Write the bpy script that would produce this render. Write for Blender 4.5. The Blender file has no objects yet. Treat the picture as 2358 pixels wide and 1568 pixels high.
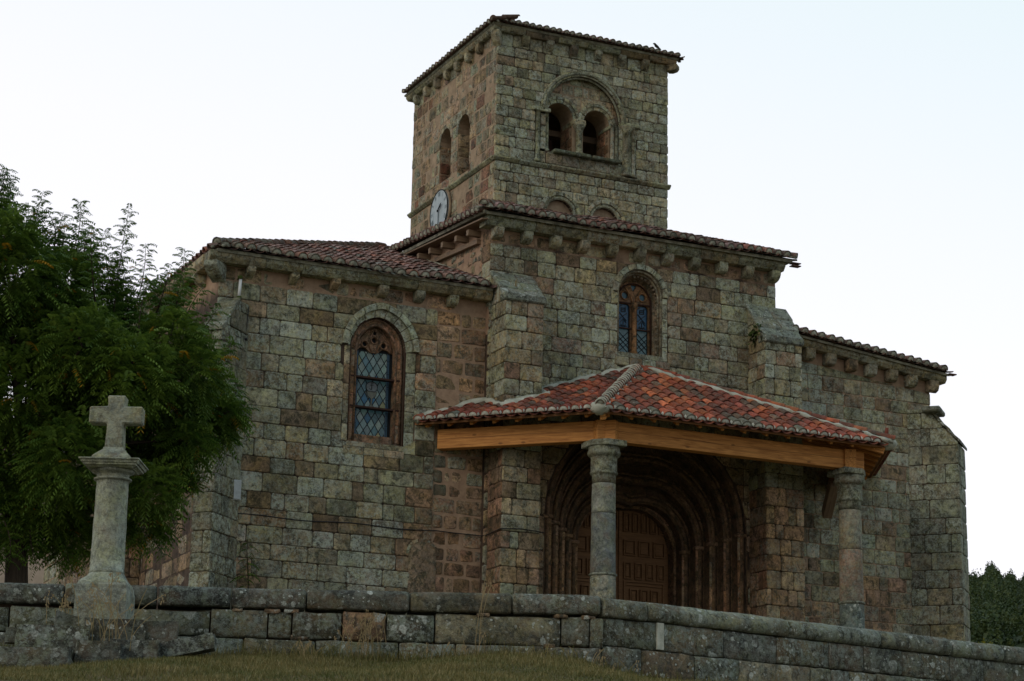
import bpy, bmesh, math, random
import numpy as np
from mathutils import Vector, Matrix

SC = bpy.context.scene
COL = SC.collection
R = math.radians
rng = random.Random(11)

# ------------------------------------------------------------------ camera
PITCH, ROLL, YAW = R(14.4), R(1.169), R(65.13)
CAMZ = 1.6
fwd = Vector((math.cos(YAW), math.sin(YAW), 0)); right = Vector((math.sin(YAW), -math.cos(YAW), 0)); up = Vector((0, 0, 1))
f3 = fwd * math.cos(PITCH) + up * math.sin(PITCH)
u0 = -fwd * math.sin(PITCH) + up * math.cos(PITCH)
cx = right * math.cos(ROLL) + u0 * math.sin(ROLL)
cu = u0 * math.cos(ROLL) - right * math.sin(ROLL)
cam = bpy.data.cameras.new("camera")
cam.sensor_width = 36.0
cam.lens = 5010.0 / 2358.0 * 36.0
cam.clip_start = 0.1
cam.clip_end = 5000
camo = bpy.data.objects.new("camera", cam)
camo.matrix_world = Matrix(((cx.x, cu.x, -f3.x, 0), (cx.y, cu.y, -f3.y, 0), (cx.z, cu.z, -f3.z, CAMZ), (0, 0, 0, 1)))
COL.objects.link(camo)
SC.camera = camo

# ------------------------------------------------------------------ light
TOSUN = Vector((-0.86, -0.34, 0.46)).normalized()
world = bpy.data.worlds.new("World"); SC.world = world; world.use_nodes = True
wn = world.node_tree; wn.nodes.clear()
wo = wn.nodes.new("ShaderNodeOutputWorld"); bg = wn.nodes.new("ShaderNodeBackground")
sky = wn.nodes.new("ShaderNodeTexSky"); sky.sky_type = 'NISHITA'; sky.sun_disc = False
sky.sun_elevation = math.asin(TOSUN.z); sky.sun_rotation = math.atan2(TOSUN.x, TOSUN.y)
sky.air_density = 1.0; sky.dust_density = 1.5; sky.ozone_density = 1.5
tc = wn.nodes.new("ShaderNodeTexCoord")
sep = wn.nodes.new("ShaderNodeSeparateXYZ"); wn.links.new(tc.outputs["Generated"], sep.inputs[0])
dotr = wn.nodes.new("ShaderNodeVectorMath"); dotr.operation = 'DOT_PRODUCT'
wn.links.new(tc.outputs["Generated"], dotr.inputs[0]); dotr.inputs[1].default_value = (right.x, right.y, 0)
comb = wn.nodes.new("ShaderNodeMath"); comb.operation = 'MULTIPLY_ADD'
wn.links.new(dotr.outputs["Value"], comb.inputs[0]); comb.inputs[1].default_value = 0.24; wn.links.new(sep.outputs["Z"], comb.inputs[2])
ramp = wn.nodes.new("ShaderNodeValToRGB"); wn.links.new(comb.outputs[0], ramp.inputs[0])
el = ramp.color_ramp.elements
el[0].position = 0.0; el[0].color = (0.97, 0.94, 0.95, 1)
el[1].position = 1.0; el[1].color = (0.36, 0.49, 0.62, 1)
for p_, c_ in ((0.18, (0.97, 0.945, 0.985)), (0.29, (0.93, 0.925, 0.97)), (0.36, (0.87, 0.90, 0.945)), (0.48, (0.74, 0.855, 0.875))):
    e = el.new(p_); e.color = (*c_, 1)
skb = wn.nodes.new("ShaderNodeMixRGB"); skb.blend_type = 'ADD'; skb.inputs[0].default_value = 1.0
wn.links.new(ramp.outputs[0], skb.inputs[1])
skm = wn.nodes.new("ShaderNodeMixRGB"); skm.blend_type = 'MULTIPLY'; skm.inputs[0].default_value = 1.0
wn.links.new(sky.outputs[0], skm.inputs[1]); skm.inputs[2].default_value = (0.012, 0.012, 0.012, 1)
wn.links.new(skm.outputs[0], skb.inputs[2])
dotf = wn.nodes.new("ShaderNodeVectorMath"); dotf.operation = 'DOT_PRODUCT'   # dusk sky dimmed behind the camera so less light enters the porch
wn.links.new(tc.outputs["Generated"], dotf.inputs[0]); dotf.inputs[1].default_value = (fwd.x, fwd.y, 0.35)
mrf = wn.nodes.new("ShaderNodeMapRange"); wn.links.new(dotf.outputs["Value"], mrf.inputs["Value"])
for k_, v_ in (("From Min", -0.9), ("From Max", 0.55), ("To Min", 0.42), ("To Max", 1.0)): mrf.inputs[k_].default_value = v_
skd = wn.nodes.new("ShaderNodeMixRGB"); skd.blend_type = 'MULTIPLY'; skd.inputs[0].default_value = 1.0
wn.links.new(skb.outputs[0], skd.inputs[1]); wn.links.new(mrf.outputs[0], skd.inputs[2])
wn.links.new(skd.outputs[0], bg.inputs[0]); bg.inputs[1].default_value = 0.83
wn.links.new(bg.outputs[0], wo.inputs[0])

sl = bpy.data.lights.new("sun", 'SUN'); sl.energy = 0.5; sl.angle = R(22); sl.color = (1.0, 0.86, 0.70)
so = bpy.data.objects.new("sun", sl); so.rotation_euler = (-TOSUN).to_track_quat('-Z', 'Y').to_euler(); so.location = (0, 0, 60); COL.objects.link(so)
SC.view_settings.view_transform = 'Standard'; SC.view_settings.look = 'None'
SC.view_settings.exposure = 0.32; SC.view_settings.gamma = 1.0
SC.view_settings.use_curve_mapping = False

# ------------------------------------------------------------------ materials
class NT:
    def __init__(s, name):
        s.m = bpy.data.materials.new(name); s.m.use_nodes = True
        s.n = s.m.node_tree.nodes; s.l = s.m.node_tree.links
        s.b = s.n["Principled BSDF"]; s.b.inputs["Roughness"].default_value = 0.9
        s.b.inputs["Specular IOR Level"].default_value = 0.25
    def new(s, t, **k):
        x = s.n.new(t)
        for a, v in k.items(): setattr(x, a, v)
        return x
    def link(s, a, b): s.l.new(a, b)
    def pos(s, scale=(1, 1, 1), rnd=True):
        g = s.new("ShaderNodeNewGeometry")
        out = g.outputs["Position"]
        if rnd:
            oi = s.new("ShaderNodeObjectInfo")
            mm = s.new("ShaderNodeMath", operation='MULTIPLY'); mm.inputs[1].default_value = 53.0
            s.link(oi.outputs["Random"], mm.inputs[0])
            ad = s.new("ShaderNodeVectorMath", operation='ADD')
            s.link(out, ad.inputs[0]); s.link(mm.outputs[0], ad.inputs[1]); out = ad.outputs[0]
        if scale != (1, 1, 1):
            mp = s.new("ShaderNodeVectorMath", operation='MULTIPLY'); mp.inputs[1].default_value = scale
            s.link(out, mp.inputs[0]); out = mp.outputs[0]
        return out
    def noise(s, vec, sc, det=5, rough=0.6, dist=0.0):
        n = s.new("ShaderNodeTexNoise"); n.inputs["Scale"].default_value = sc; n.inputs["Detail"].default_value = det
        n.inputs["Roughness"].default_value = rough; n.inputs["Distortion"].default_value = dist
        if vec is not None: s.link(vec, n.inputs["Vector"])
        return n.outputs["Fac"]
    def step(s, fac, a, b, lo=0.0, hi=1.0):
        m = s.new("ShaderNodeMapRange"); m.inputs["From Min"].default_value = a; m.inputs["From Max"].default_value = b
        m.inputs["To Min"].default_value = lo; m.inputs["To Max"].default_value = hi
        s.link(fac, m.inputs["Value"]); return m.outputs[0]
    def mix(s, fac, a, b, mode='MIX'):
        m = s.new("ShaderNodeMixRGB", blend_type=mode)
        for i, v in ((0, fac), (1, a), (2, b)):
            if hasattr(v, "is_linked") or hasattr(v, "links"): s.link(v, m.inputs[i])
            elif isinstance(v, (int, float)): m.inputs[i].default_value = v if i == 0 else (v, v, v, 1)
            else: m.inputs[i].default_value = (*v, 1) if len(v) == 3 else v
        return m.outputs[0]
    def mul(s, a, b):
        m = s.new("ShaderNodeMath", operation='MULTIPLY')
        for i, v in ((0, a), (1, b)):
            if isinstance(v, (int, float)): m.inputs[i].default_value = v
            else: s.link(v, m.inputs[i])
        return m.outputs[0]
    def bump(s, h, strength=0.5, dist=0.01):
        b = s.new("ShaderNodeBump"); b.inputs["Strength"].default_value = strength; b.inputs["Distance"].default_value = dist
        s.link(h, b.inputs["Height"]); s.link(b.outputs[0], s.b.inputs["Normal"])
    def base(s, c):
        if hasattr(c, "links"): s.link(c, s.b.inputs["Base Color"])
        else: s.b.inputs["Base Color"].default_value = (*c, 1)

def stone_mat(name, pale=(0.42, 0.46, 0.37), dark=(0.032, 0.034, 0.022), spots=0.0, lich=0.5, obj=True, col=(0.22, 0.21, 0.16), rust=0.15):
    t = NT(name)
    p = t.pos()
    if obj:
        oi = t.new("ShaderNodeObjectInfo"); c = oi.outputs["Color"]; al = oi.outputs["Alpha"]
    else:
        rg = t.new("ShaderNodeRGB"); rg.outputs[0].default_value = (*col, 1); c = rg.outputs[0]; al = None
    big = t.noise(p, 1.7, 6, 0.62, 0.4)
    c = t.mix(1.0, c, t.step(big, 0.3, 0.7, 0.55, 1.35), 'MULTIPLY')
    fine = t.noise(p, 17, 8, 0.85)
    c = t.mix(1.0, c, t.step(fine, 0.40, 0.60, 0.55, 1.42), 'MULTIPLY')
    ru = t.mul(t.step(t.noise(p, 2.4, 5, 0.6), 0.58, 0.70), rust)
    c = t.mix(ru, c, (0.26, 0.14, 0.06))
    dk = t.step(t.noise(p, 6.0, 10, 0.80, 0.5), 0.485, 0.565)
    c = t.mix(t.mul(dk, 0.80), c, dark)
    pl = t.step(t.noise(p, 9.0, 10, 0.82, 0.3), 0.49, 0.56)
    wq = t.pos((1, 1, .55), False); st_ = t.step(t.noise(wq, 0.9, 6, 0.65, .4), 0.50, 0.64); c = t.mix(t.mul(st_, 0.52), c, (0.042, 0.042, 0.028)); sk_ = t.step(t.noise(t.pos((3.2, 3.2, .35), False), 1.6, 6, 0.7, .2), 0.52, 0.68); c = t.mix(t.mul(sk_, 0.40), c, (0.035, 0.034, 0.026)); bz_ = t.step(t.noise(t.pos((1, 1, .8), False), 0.55, 5, 0.6, .3), 0.50, 0.60); c = t.mix(t.mul(bz_, 0.34), c, t.mix(1.0, c, (1.12, 0.90, 0.66), 'MULTIPLY'))
    br = t.step(t.noise(p, 3.1, 5, 0.6, 0.3), 0.52, 0.64); c = t.mix(t.mul(br, 0.35), c, (0.20, 0.135, 0.085))
    pf = t.mul(pl, al) if al is not None else t.mul(pl, lich)
    c = t.mix(pf, c, pale)
    hs_ = t.step(t.noise(p, 4.2, 4, 0.6), 0.45, 0.62); c = t.mix(t.mul(hs_, 0.35), c, t.mix(1.0, c, (1.12, 1.10, 0.60), 'MULTIPLY'))
    bw_ = t.step(t.noise(p, 22, 6, 0.8), 0.53, 0.58); bw2 = t.mul(bw_, al) if al is not None else t.mul(bw_, lich)
    c = t.mix(t.mul(bw2, 0.8), c, (0.42, 0.50, 0.46) if spots == 0 else (0.27, 0.31, 0.28))
    if spots > 0:
        wp = t.new("ShaderNodeTexNoise"); wp.inputs["Scale"].default_value = 9.0; wp.inputs["Detail"].default_value = 4
        t.link(p, wp.inputs["Vector"])
        wa = t.new("ShaderNodeVectorMath", operation='MULTIPLY_ADD'); t.link(wp.outputs["Color"], wa.inputs[0]); wa.inputs[1].default_value = (0.10, 0.10, 0.10); t.link(p, wa.inputs[2])
        for sc, th in ((4.5, 0.36), (9.0, 0.40), (19.0, 0.42)):
            v = t.new("ShaderNodeTexVoronoi"); v.inputs["Scale"].default_value = sc; t.link(wa.outputs[0], v.inputs["Vector"])
            sp = t.new("ShaderNodeSeparateColor"); t.link(v.outputs["Color"], sp.inputs[0])
            rad = t.mul(t.step(sp.outputs[0], 0.34, 1.0), th)
            lt = t.new("ShaderNodeMath", operation='SUBTRACT'); t.link(rad, lt.inputs[0]); t.link(v.outputs["Distance"], lt.inputs[1])
            mk_ = t.mul(t.step(lt.outputs[0], 0.0, 0.05), t.step(t.noise(p, 1.8, 4, 0.6), 0.42, 0.58, 0.15, 1.0))
            c = t.mix(t.mul(mk_, spots), c, t.mix(t.step(t.noise(p, 60, 2), 0.35, 0.65), (0.26, 0.29, 0.25), (0.60, 0.64, 0.58)))
    t.base(c)
    h = t.mix(0.5, t.noise(p, 16, 8, 0.75), t.noise(p, 60, 3, 0.6))
    t.bump(h, 1.0, 0.03)
    return t.m

M = {}
M['stone'] = stone_mat('ashlar_stone')
M['wallstone'] = stone_mat('lichened_stone', pale=(0.21, 0.245, 0.205), dark=(0.020, 0.024, 0.022), spots=0.9)
M['carved'] = stone_mat('carved_stone', lich=0.3, rust=0.3)
M['crossstone'] = stone_mat('cross_stone', pale=(0.37, 0.40, 0.31), dark=(0.12, 0.135, 0.115), spots=0.25, rust=0.45)

def mortar_mat(name, a, b, zone=False, zx=(17.1, 17.7), zz=(13.55, 13.85)):
    t = NT(name); p = t.pos(rnd=False)
    c = t.mix(t.step(t.noise(p, 5, 6, 0.65), 0.35, 0.65), a, b)
    if zone:
        g = t.new("ShaderNodeNewGeometry"); s = t.new("ShaderNodeSeparateXYZ"); t.link(g.outputs["Position"], s.inputs[0])
        n = t.new("ShaderNodeMath", operation='MULTIPLY_ADD'); t.link(t.noise(p, 1.5, 4), n.inputs[0]); n.inputs[1].default_value = 1.6; t.link(s.outputs["X"], n.inputs[2])
        f = t.step(n.outputs[0], *zx)
        n2 = t.new("ShaderNodeMath", operation='MULTIPLY_ADD'); t.link(t.noise(p, 1.9, 4), n2.inputs[0]); n2.inputs[1].default_value = 1.0; t.link(s.outputs["Z"], n2.inputs[2])
        f2 = t.step(n2.outputs[0], *zz)
        mx = t.new("ShaderNodeMath", operation='MAXIMUM'); t.link(f, mx.inputs[0]); t.link(f2, mx.inputs[1])
        tan = t.mix(t.step(t.noise(p, 7, 6, 0.65), 0.3, 0.7), (0.26, 0.175, 0.115), (0.43, 0.30, 0.20))
        c = t.mix(mx.outputs[0], c, tan)
    t.base(c); t.bump(t.noise(p, 40, 6, 0.7), 0.7, 0.015); return t.m
M['mortar_dark'] = mortar_mat('dark_joint_earth', (0.03, 0.021, 0.016), (0.09, 0.062, 0.042))
M['mortar_zone'] = mortar_mat('joint_mortar_repointed', (0.03, 0.021, 0.016), (0.10, 0.07, 0.048), zone=True)
M['mortar_nave'] = mortar_mat('nave_joint_mortar', (0.03, 0.021, 0.016), (0.10, 0.07, 0.048), zone=True, zx=(99, 100), zz=(15.4, 15.6))
M['mortar_tan'] = mortar_mat('tan_lime_mortar', (0.23, 0.17, 0.11), (0.38, 0.285, 0.19))
M['plaster'] = mortar_mat('pink_plaster', (0.26, 0.17, 0.115), (0.42, 0.29, 0.195))
M['fillet'] = mortar_mat('pale_mortar_fillet', (0.34, 0.36, 0.29), (0.55, 0.56, 0.47))
M['rubble'] = stone_mat('rubble_stone', lich=0.2)

def tile_mat(name, pale):
    t = NT(name); p = t.pos(); oi = t.new("ShaderNodeObjectInfo")
    c = t.mix(1.0, oi.outputs["Color"], t.step(t.noise(p, 6, 6, 0.65), 0.3, 0.7, 0.6, 1.35), 'MULTIPLY')
    dk = t.step(t.noise(p, 9, 7, 0.7), 0.52, 0.66); c = t.mix(t.mul(dk, 0.6), c, (0.035, 0.03, 0.028))
    pl = t.mul(t.step(t.noise(p, 14, 8, 0.72), 0.5, 0.64), oi.outputs["Alpha"]); c = t.mix(pl, c, pale)
    wp_ = t.pos(rnd=False); gr = t.step(t.noise(wp_, 1.6, 6, 0.7), 0.42, 0.62); c = t.mix(t.mul(gr, 0.58), c, (0.062, 0.050, 0.036))
    t.base(c); t.bump(t.noise(p, 30, 6, 0.7), 0.6, 0.01); t.b.inputs["Roughness"].default_value = 0.8
    return t.m
M['tile'] = tile_mat('clay_tile', (0.30, 0.31, 0.26))
M['plug_white'] = mortar_mat('pale_mortar_plug', (0.30, 0.32, 0.26), (0.66, 0.66, 0.58))
M['plug'] = mortar_mat('lichened_mortar_plug', (0.13, 0.13, 0.10), (0.42, 0.43, 0.34))

def wood_mat(name, a, b, knots=0.6):
    t = NT(name); tcn = t.new("ShaderNodeTexCoord"); oi = t.new("ShaderNodeObjectInfo")
    ad = t.new("ShaderNodeVectorMath", operation='ADD'); t.link(tcn.outputs["Object"], ad.inputs[0])
    mm = t.mul(oi.outputs["Random"], 17.0); t.link(mm, ad.inputs[1])
    sc = t.new("ShaderNodeVectorMath", operation='MULTIPLY'); t.link(ad.outputs[0], sc.inputs[0]); sc.inputs[1].default_value = (0.7, 9, 9)
    n = t.noise(sc.outputs[0], 3.0, 6, 0.6, 0.8)
    c = t.mix(t.step(n, 0.3, 0.7), a, b)
    v = t.new("ShaderNodeTexVoronoi"); v.inputs["Scale"].default_value = 1.0
    s2 = t.new("ShaderNodeVectorMath", operation='MULTIPLY'); t.link(ad.outputs[0], s2.inputs[0]); s2.inputs[1].default_value = (2.2, 4.5, 4.5); t.link(s2.outputs[0], v.inputs["Vector"])
    k = t.step(v.outputs["Distance"], 0.13, 0.07); c = t.mix(t.mul(k, knots), c, (0.09, 0.04, 0.015))
    # long drying crack
    s3 = t.new("ShaderNodeSeparateXYZ"); t.link(tcn.outputs["Object"], s3.inputs[0])
    w = t.new("ShaderNodeMath", operation='MULTIPLY_ADD'); t.link(t.noise(sc.outputs[0], 0.5, 3), w.inputs[0]); w.inputs[1].default_value = 0.10; t.link(s3.outputs["Z"], w.inputs[2])
    ab = t.new("ShaderNodeMath", operation='SUBTRACT'); t.link(w.outputs[0], ab.inputs[0]); ab.inputs[1].default_value = 0.055
    a2 = t.new("ShaderNodeMath", operation='ABSOLUTE'); t.link(ab.outputs[0], a2.inputs[0])
    c = t.mix(t.mul(t.step(a2.outputs[0], 0.006, 0.002), 0.75), c, (0.07, 0.03, 0.012))
    t.base(c); t.bump(n, 0.35, 0.006); t.b.inputs["Roughness"].default_value = 0.65
    return t.m
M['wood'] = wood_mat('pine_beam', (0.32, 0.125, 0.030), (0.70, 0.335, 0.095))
M['wood_end'] = wood_mat('pine_end_grain', (0.50, 0.33, 0.18), (0.62, 0.44, 0.26), 0.2)
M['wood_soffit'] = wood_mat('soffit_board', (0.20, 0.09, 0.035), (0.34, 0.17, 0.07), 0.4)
M['wood_old'] = wood_mat('weathered_timber', (0.14, 0.10, 0.065), (0.28, 0.20, 0.13), 0.4)
M['door'] = wood_mat('old_oak_door', (0.15, 0.080, 0.036), (0.26, 0.145, 0.066), 0.2)

def plain(name, col, rough=0.6, metal=0.0, var=0.25, sc=12, bump=0.2):
    t = NT(name); p = t.pos()
    c = t.mix(1.0, col, t.step(t.noise(p, sc, 6, 0.65), 0.3, 0.7, 1 - var, 1 + var), 'MULTIPLY')
    t.base(c); t.b.inputs["Roughness"].default_value = rough; t.b.inputs["Metallic"].default_value = metal
    if bump: t.bump(t.noise(p, sc * 3, 4, 0.6), bump, 0.004)
    return t.m
M['iron'] = plain('rusty_iron', (0.05, 0.025, 0.018), 0.7, 0.4)
M['lead'] = plain('lead_came', (0.018, 0.022, 0.026), 0.95, 0.0)
M['cable'] = plain('cable_sheath', (0.02, 0.02, 0.022), 0.6)
M['box'] = plain('painted_box', (0.46, 0.49, 0.49), 0.5, 0, 0.2, 8)
M['ceramic'] = plain('pale_ceramic', (0.72, 0.75, 0.76), 0.35, 0, 0.1)
M['yellow'] = plain('yellow_paint', (0.75, 0.50, 0.01), 0.5, 0, 0.2)
M['moss'] = plain('green_moss', (0.045, 0.07, 0.015), 1.0, 0, 0.6, 30, 1.0)
M['pale_wall'] = plain('pale_render', (0.42, 0.35, 0.28), 0.9, 0, 0.15, 3)
M['black'] = plain('dark_interior', (0.02, 0.015, 0.012), 1.0)
M['bird'] = plain('dark_feathers', (0.03, 0.028, 0.025), 0.8)

def glass_mat():
    t = NT('stained_glass'); oi = t.new("ShaderNodeObjectInfo"); p = t.pos()
    c = t.mix(1.0, oi.outputs["Color"], t.step(t.noise(p, 18, 4, 0.6), 0.3, 0.7, 0.75, 1.35), 'MULTIPLY')
    t.base(c); t.b.inputs["Roughness"].default_value = 0.22; t.b.inputs["Specular IOR Level"].default_value = 0.4
    t.b.inputs["Transmission Weight"].default_value = 0.12
    t.bump(t.noise(p, 14, 2), 0.12, 0.01); return t.m
M['glass'] = glass_mat()

def clock_mat():
    t = NT('clock_enamel'); p = t.pos(rnd=False)
    st = t.pos((6, 6, 1.0), False)
    c = t.mix(t.step(t.noise(p, 5, 5), 0.3, 0.7), (0.26, 0.33, 0.36), (0.40, 0.47, 0.50))
    c = t.mix(t.mul(t.step(t.noise(st, 3, 6, 0.7), 0.60, 0.68), 0.6), c, (0.10, 0.12, 0.13))
    t.base(c); t.b.inputs["Roughness"].default_value = 0.5; return t.m
M['clock'] = clock_mat()
M['numeral'] = plain('faded_numeral', (0.10, 0.14, 0.16), 0.6, 0, .5, 30)

def ground_mat():
    t = NT('dry_turf'); p = t.pos(rnd=False)
    c = t.mix(t.step(t.noise(p, 1.3, 6, 0.65), 0.35, 0.65), (0.12, 0.112, 0.042), (0.22, 0.160, 0.080))
    c = t.mix(t.mul(t.step(t.noise(p, 25, 6, 0.7), 0.45, 0.65), 0.6), c, (0.045, 0.032, 0.02))
    t.base(c); t.bump(t.noise(p, 40, 6, 0.7), 0.9, 0.04); return t.m
M['ground'] = ground_mat()

def leafy(name, c1, c2, rare, rare_amt, trans=0.25):
    t = NT(name)
    at = t.new("ShaderNodeAttribute"); at.attribute_name = "tone"
    c = t.mix(at.outputs["Fac"], c1, c2)
    st = t.new("ShaderNodeMath", operation='GREATER_THAN'); t.link(at.outputs["Fac"], st.inputs[0]); st.inputs[1].default_value = 1 - rare_amt
    c = t.mix(st.outputs[0], c, rare)
    t.base(c); t.b.inputs["Roughness"].default_value = 0.6
    out = t.n["Material Output"]
    tr = t.new("ShaderNodeBsdfTranslucent"); t.link(c, tr.inputs[0])
    mx = t.new("ShaderNodeMixShader"); mx.inputs[0].default_value = trans
    t.link(t.b.outputs[0], mx.inputs[1]); t.link(tr.outputs[0], mx.inputs[2]); t.link(mx.outputs[0], out.inputs[0])
    return t.m
M['leaf'] = leafy('locust_leaves', (0.036, 0.090, 0.012), (0.165, 0.250, 0.034), (0.34, 0.19, 0.012), 0.03)
M['grass'] = leafy('grass_blades', (0.085, 0.105, 0.026), (0.34, 0.26, 0.11), (0.50, 0.40, 0.22), 0.10, 0.2)
M['straw'] = leafy('dry_stalk', (0.17, 0.15, 0.06), (0.34, 0.26, 0.14), (0.34, 0.26, 0.14), 0.0, 0.2)
M['conifer'] = leafy('hill_trees', (0.026, 0.052, 0.016), (0.085, 0.110, 0.028), (0.15, 0.12, 0.03), 0.04, 0.1)
M['gold'] = leafy('autumn_leaves', (0.20, 0.19, 0.015), (0.36, 0.30, 0.02), (0.4, 0.3, 0.02), 0.0, 0.3)
def bark_mat():
    t = NT('bark'); p = t.pos((9, 9, 1.2)); n = t.noise(p, 2, 6, 0.7)
    t.base(t.mix(t.step(n, 0.3, 0.7), (0.022, 0.017, 0.012), (0.075, 0.058, 0.042))); t.bump(n, 0.9, 0.03); return t.m
M['bark'] = bark_mat()

# ------------------------------------------------------------------ object helpers
WORLD = {}
def put(o, parent=None, world=None):
    COL.objects.link(o)
    w = world if world is not None else Matrix.Translation(o.location)
    WORLD[o.name] = w
    if parent is not None:
        o.parent = parent; o.matrix_parent_inverse = WORLD[parent.name].inverted()
    return o
def mesh(name, verts, faces, smooth=False):
    me = bpy.data.meshes.new(name); me.from_pydata([tuple(v) for v in verts], [], faces)
    if smooth: me.polygons.foreach_set("use_smooth", [True] * len(me.polygons))
    return me
def mk(name, verts, faces, mat, parent=None, color=None, smooth=False, center=False, **props):
    loc = Vector((0, 0, 0))
    if center:
        loc = sum((Vector(v) for v in verts), Vector()) / len(verts)
        verts = [Vector(v) - loc for v in verts]
    me = mesh(name, verts, faces, smooth); me.materials.append(M[mat] if isinstance(mat, str) else mat)
    o = bpy.data.objects.new(name, me); o.location = loc
    if color: o.color = color
    put(o, parent)
    for k, v in props.items(): o[k] = v
    return o
def inst(name, me, mat4, parent=None, color=None, **props):
    o = bpy.data.objects.new(name, me); o.matrix_basis = mat4
    if color: o.color = color
    put(o, parent, mat4.copy())
    for k, v in props.items(): o[k] = v
    return o
def root(name, loc, label, category, group=None):
    o = bpy.data.objects.new(name, None); o.location = loc; o.empty_display_size = 0.3
    put(o); o["label"] = label; o["category"] = category
    if group: o["group"] = group
    return o
def from_bm(name, bm, mat, parent=None, color=None, smooth=False, **props):
    bmesh.ops.recalc_face_normals(bm, faces=bm.faces)
    me = bpy.data.meshes.new(name); bm.to_mesh(me); bm.free(); me.materials.append(M[mat])
    if smooth: me.polygons.foreach_set("use_smooth", [True] * len(me.polygons))
    o = bpy.data.objects.new(name, me)
    if color: o.color = color
    put(o, parent)
    for k, v in props.items(): o[k] = v
    return o
class Fr:
    """A wall frame: origin, direction along the wall, outward normal."""
    def __init__(s, o, u, n): s.o = Vector(o); s.u = Vector(u).normalized(); s.n = Vector(n).normalized()
    def p(s, u, z, n=0.0): return s.o + s.u * u + Vector((0, 0, z)) + s.n * n
def box_verts(fr, u0, u1, z0, z1, n0, n1):
    v = [fr.p(u, z, n) for n in (n0, n1) for (u, z) in ((u0, z0), (u1, z0), (u1, z1), (u0, z1))]
    f = [(3, 2, 1, 0), (4, 5, 6, 7), (0, 1, 5, 4), (1, 2, 6, 5), (2, 3, 7, 6), (3, 0, 4, 7)]
    return v, f
def box(name, fr, u0, u1, z0, z1, n0, n1, mat, parent=None, color=None, bevel=0.0, **props):
    v, f = box_verts(fr, u0, u1, z0, z1, n0, n1)
    bm = bmesh.new(); vs = [bm.verts.new(x) for x in v]
    for q in f: bm.faces.new([vs[i] for i in q])
    if bevel: bmesh.ops.bevel(bm, geom=list(bm.edges), offset=bevel, segments=1, affect='EDGES')
    return from_bm(name, bm, mat, parent, color, **props)
def prism(name, pts, ext, mat, parent=None, color=None, bevel=0.0, **props):
    """pts: closed polygon in space; ext: extrusion vector"""
    bm = bmesh.new(); a = [bm.verts.new(p) for p in pts]; b = [bm.verts.new(Vector(p) + ext) for p in pts]
    n = len(pts); bm.faces.new(a); bm.faces.new(b[::-1])
    for i in range(n): bm.faces.new((a[i], a[(i + 1) % n], b[(i + 1) % n], b[i]))
    bmesh.ops.recalc_face_normals(bm, faces=bm.faces)
    if bevel: bmesh.ops.bevel(bm, geom=list(bm.edges), offset=bevel, segments=1, affect='EDGES')
    return from_bm(name, bm, mat, parent, color, **props)
def tube(name, pts, r, mat, parent=None, seg=8, color=None, smooth=True, jit=0.0, cap=True, **props):
    pts = [Vector(p) for p in pts]; rad = r if isinstance(r, (list, tuple)) else [r] * len(pts)
    V, F = [], []; ref = None
    for i, p in enumerate(pts):
        d = (pts[min(i + 1, len(pts) - 1)] - pts[max(i - 1, 0)]).normalized()
        if ref is None: ref = d.orthogonal().normalized()
        a = (ref - d * ref.dot(d)).normalized(); ref = a; b = d.cross(a)
        for k in range(seg):
            t = 2 * math.pi * k / seg; rr = rad[i] * (1 + rng.uniform(-jit, jit))
            V.append(p + a * math.cos(t) * rr + b * math.sin(t) * rr)
    for i in range(len(pts) - 1):
        for k in range(seg):
            F.append((i * seg + k, i * seg + (k + 1) % seg, (i + 1) * seg + (k + 1) % seg, (i + 1) * seg + k))
    if cap: F.append(tuple(range(seg))[::-1]); F.append(tuple((len(pts) - 1) * seg + k for k in range(seg)))
    return mk(name, V, F, mat, parent, color, smooth, **props)
def lathe(name, base, prof, mat, parent=None, seg=28, color=None, **props):
    base = Vector(base); V, F = [], []
    for (r, z) in prof:
        for k in range(seg):
            t = 2 * math.pi * k / seg; V.append(base + Vector((math.cos(t) * r, math.sin(t) * r, z)))
    for i in range(len(prof) - 1):
        for k in range(seg): F.append((i * seg + k, i * seg + (k + 1) % seg, (i + 1) * seg + (k + 1) % seg, (i + 1) * seg + k))
    F.append(tuple(range(seg))[::-1]); F.append(tuple((len(prof) - 1) * seg + k for k in range(seg)))
    o = mk(name, V, F, mat, parent, color, False, **props)
    me = o.data; me.polygons.foreach_set("use_smooth", [True] * len(me.polygons))
    return o

PK = [1.42]
def pick(pal, r=rng, jit=0.10):
    tot = sum(p[1] for p in pal); x = r.uniform(0, tot)
    for c, w, a in pal:
        x -= w
        if x <= 0: break
    k = (1 + r.uniform(-jit, jit) * 2.4) * PK[0]
    return (c[0] * k * 1.0 * (1 + r.uniform(-.09, .13)), c[1] * k * .99, c[2] * k * .95 * (1 + r.uniform(-.08, .08)), min(1, max(0, a * 1.15 + r.uniform(-.28, .3))))

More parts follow.
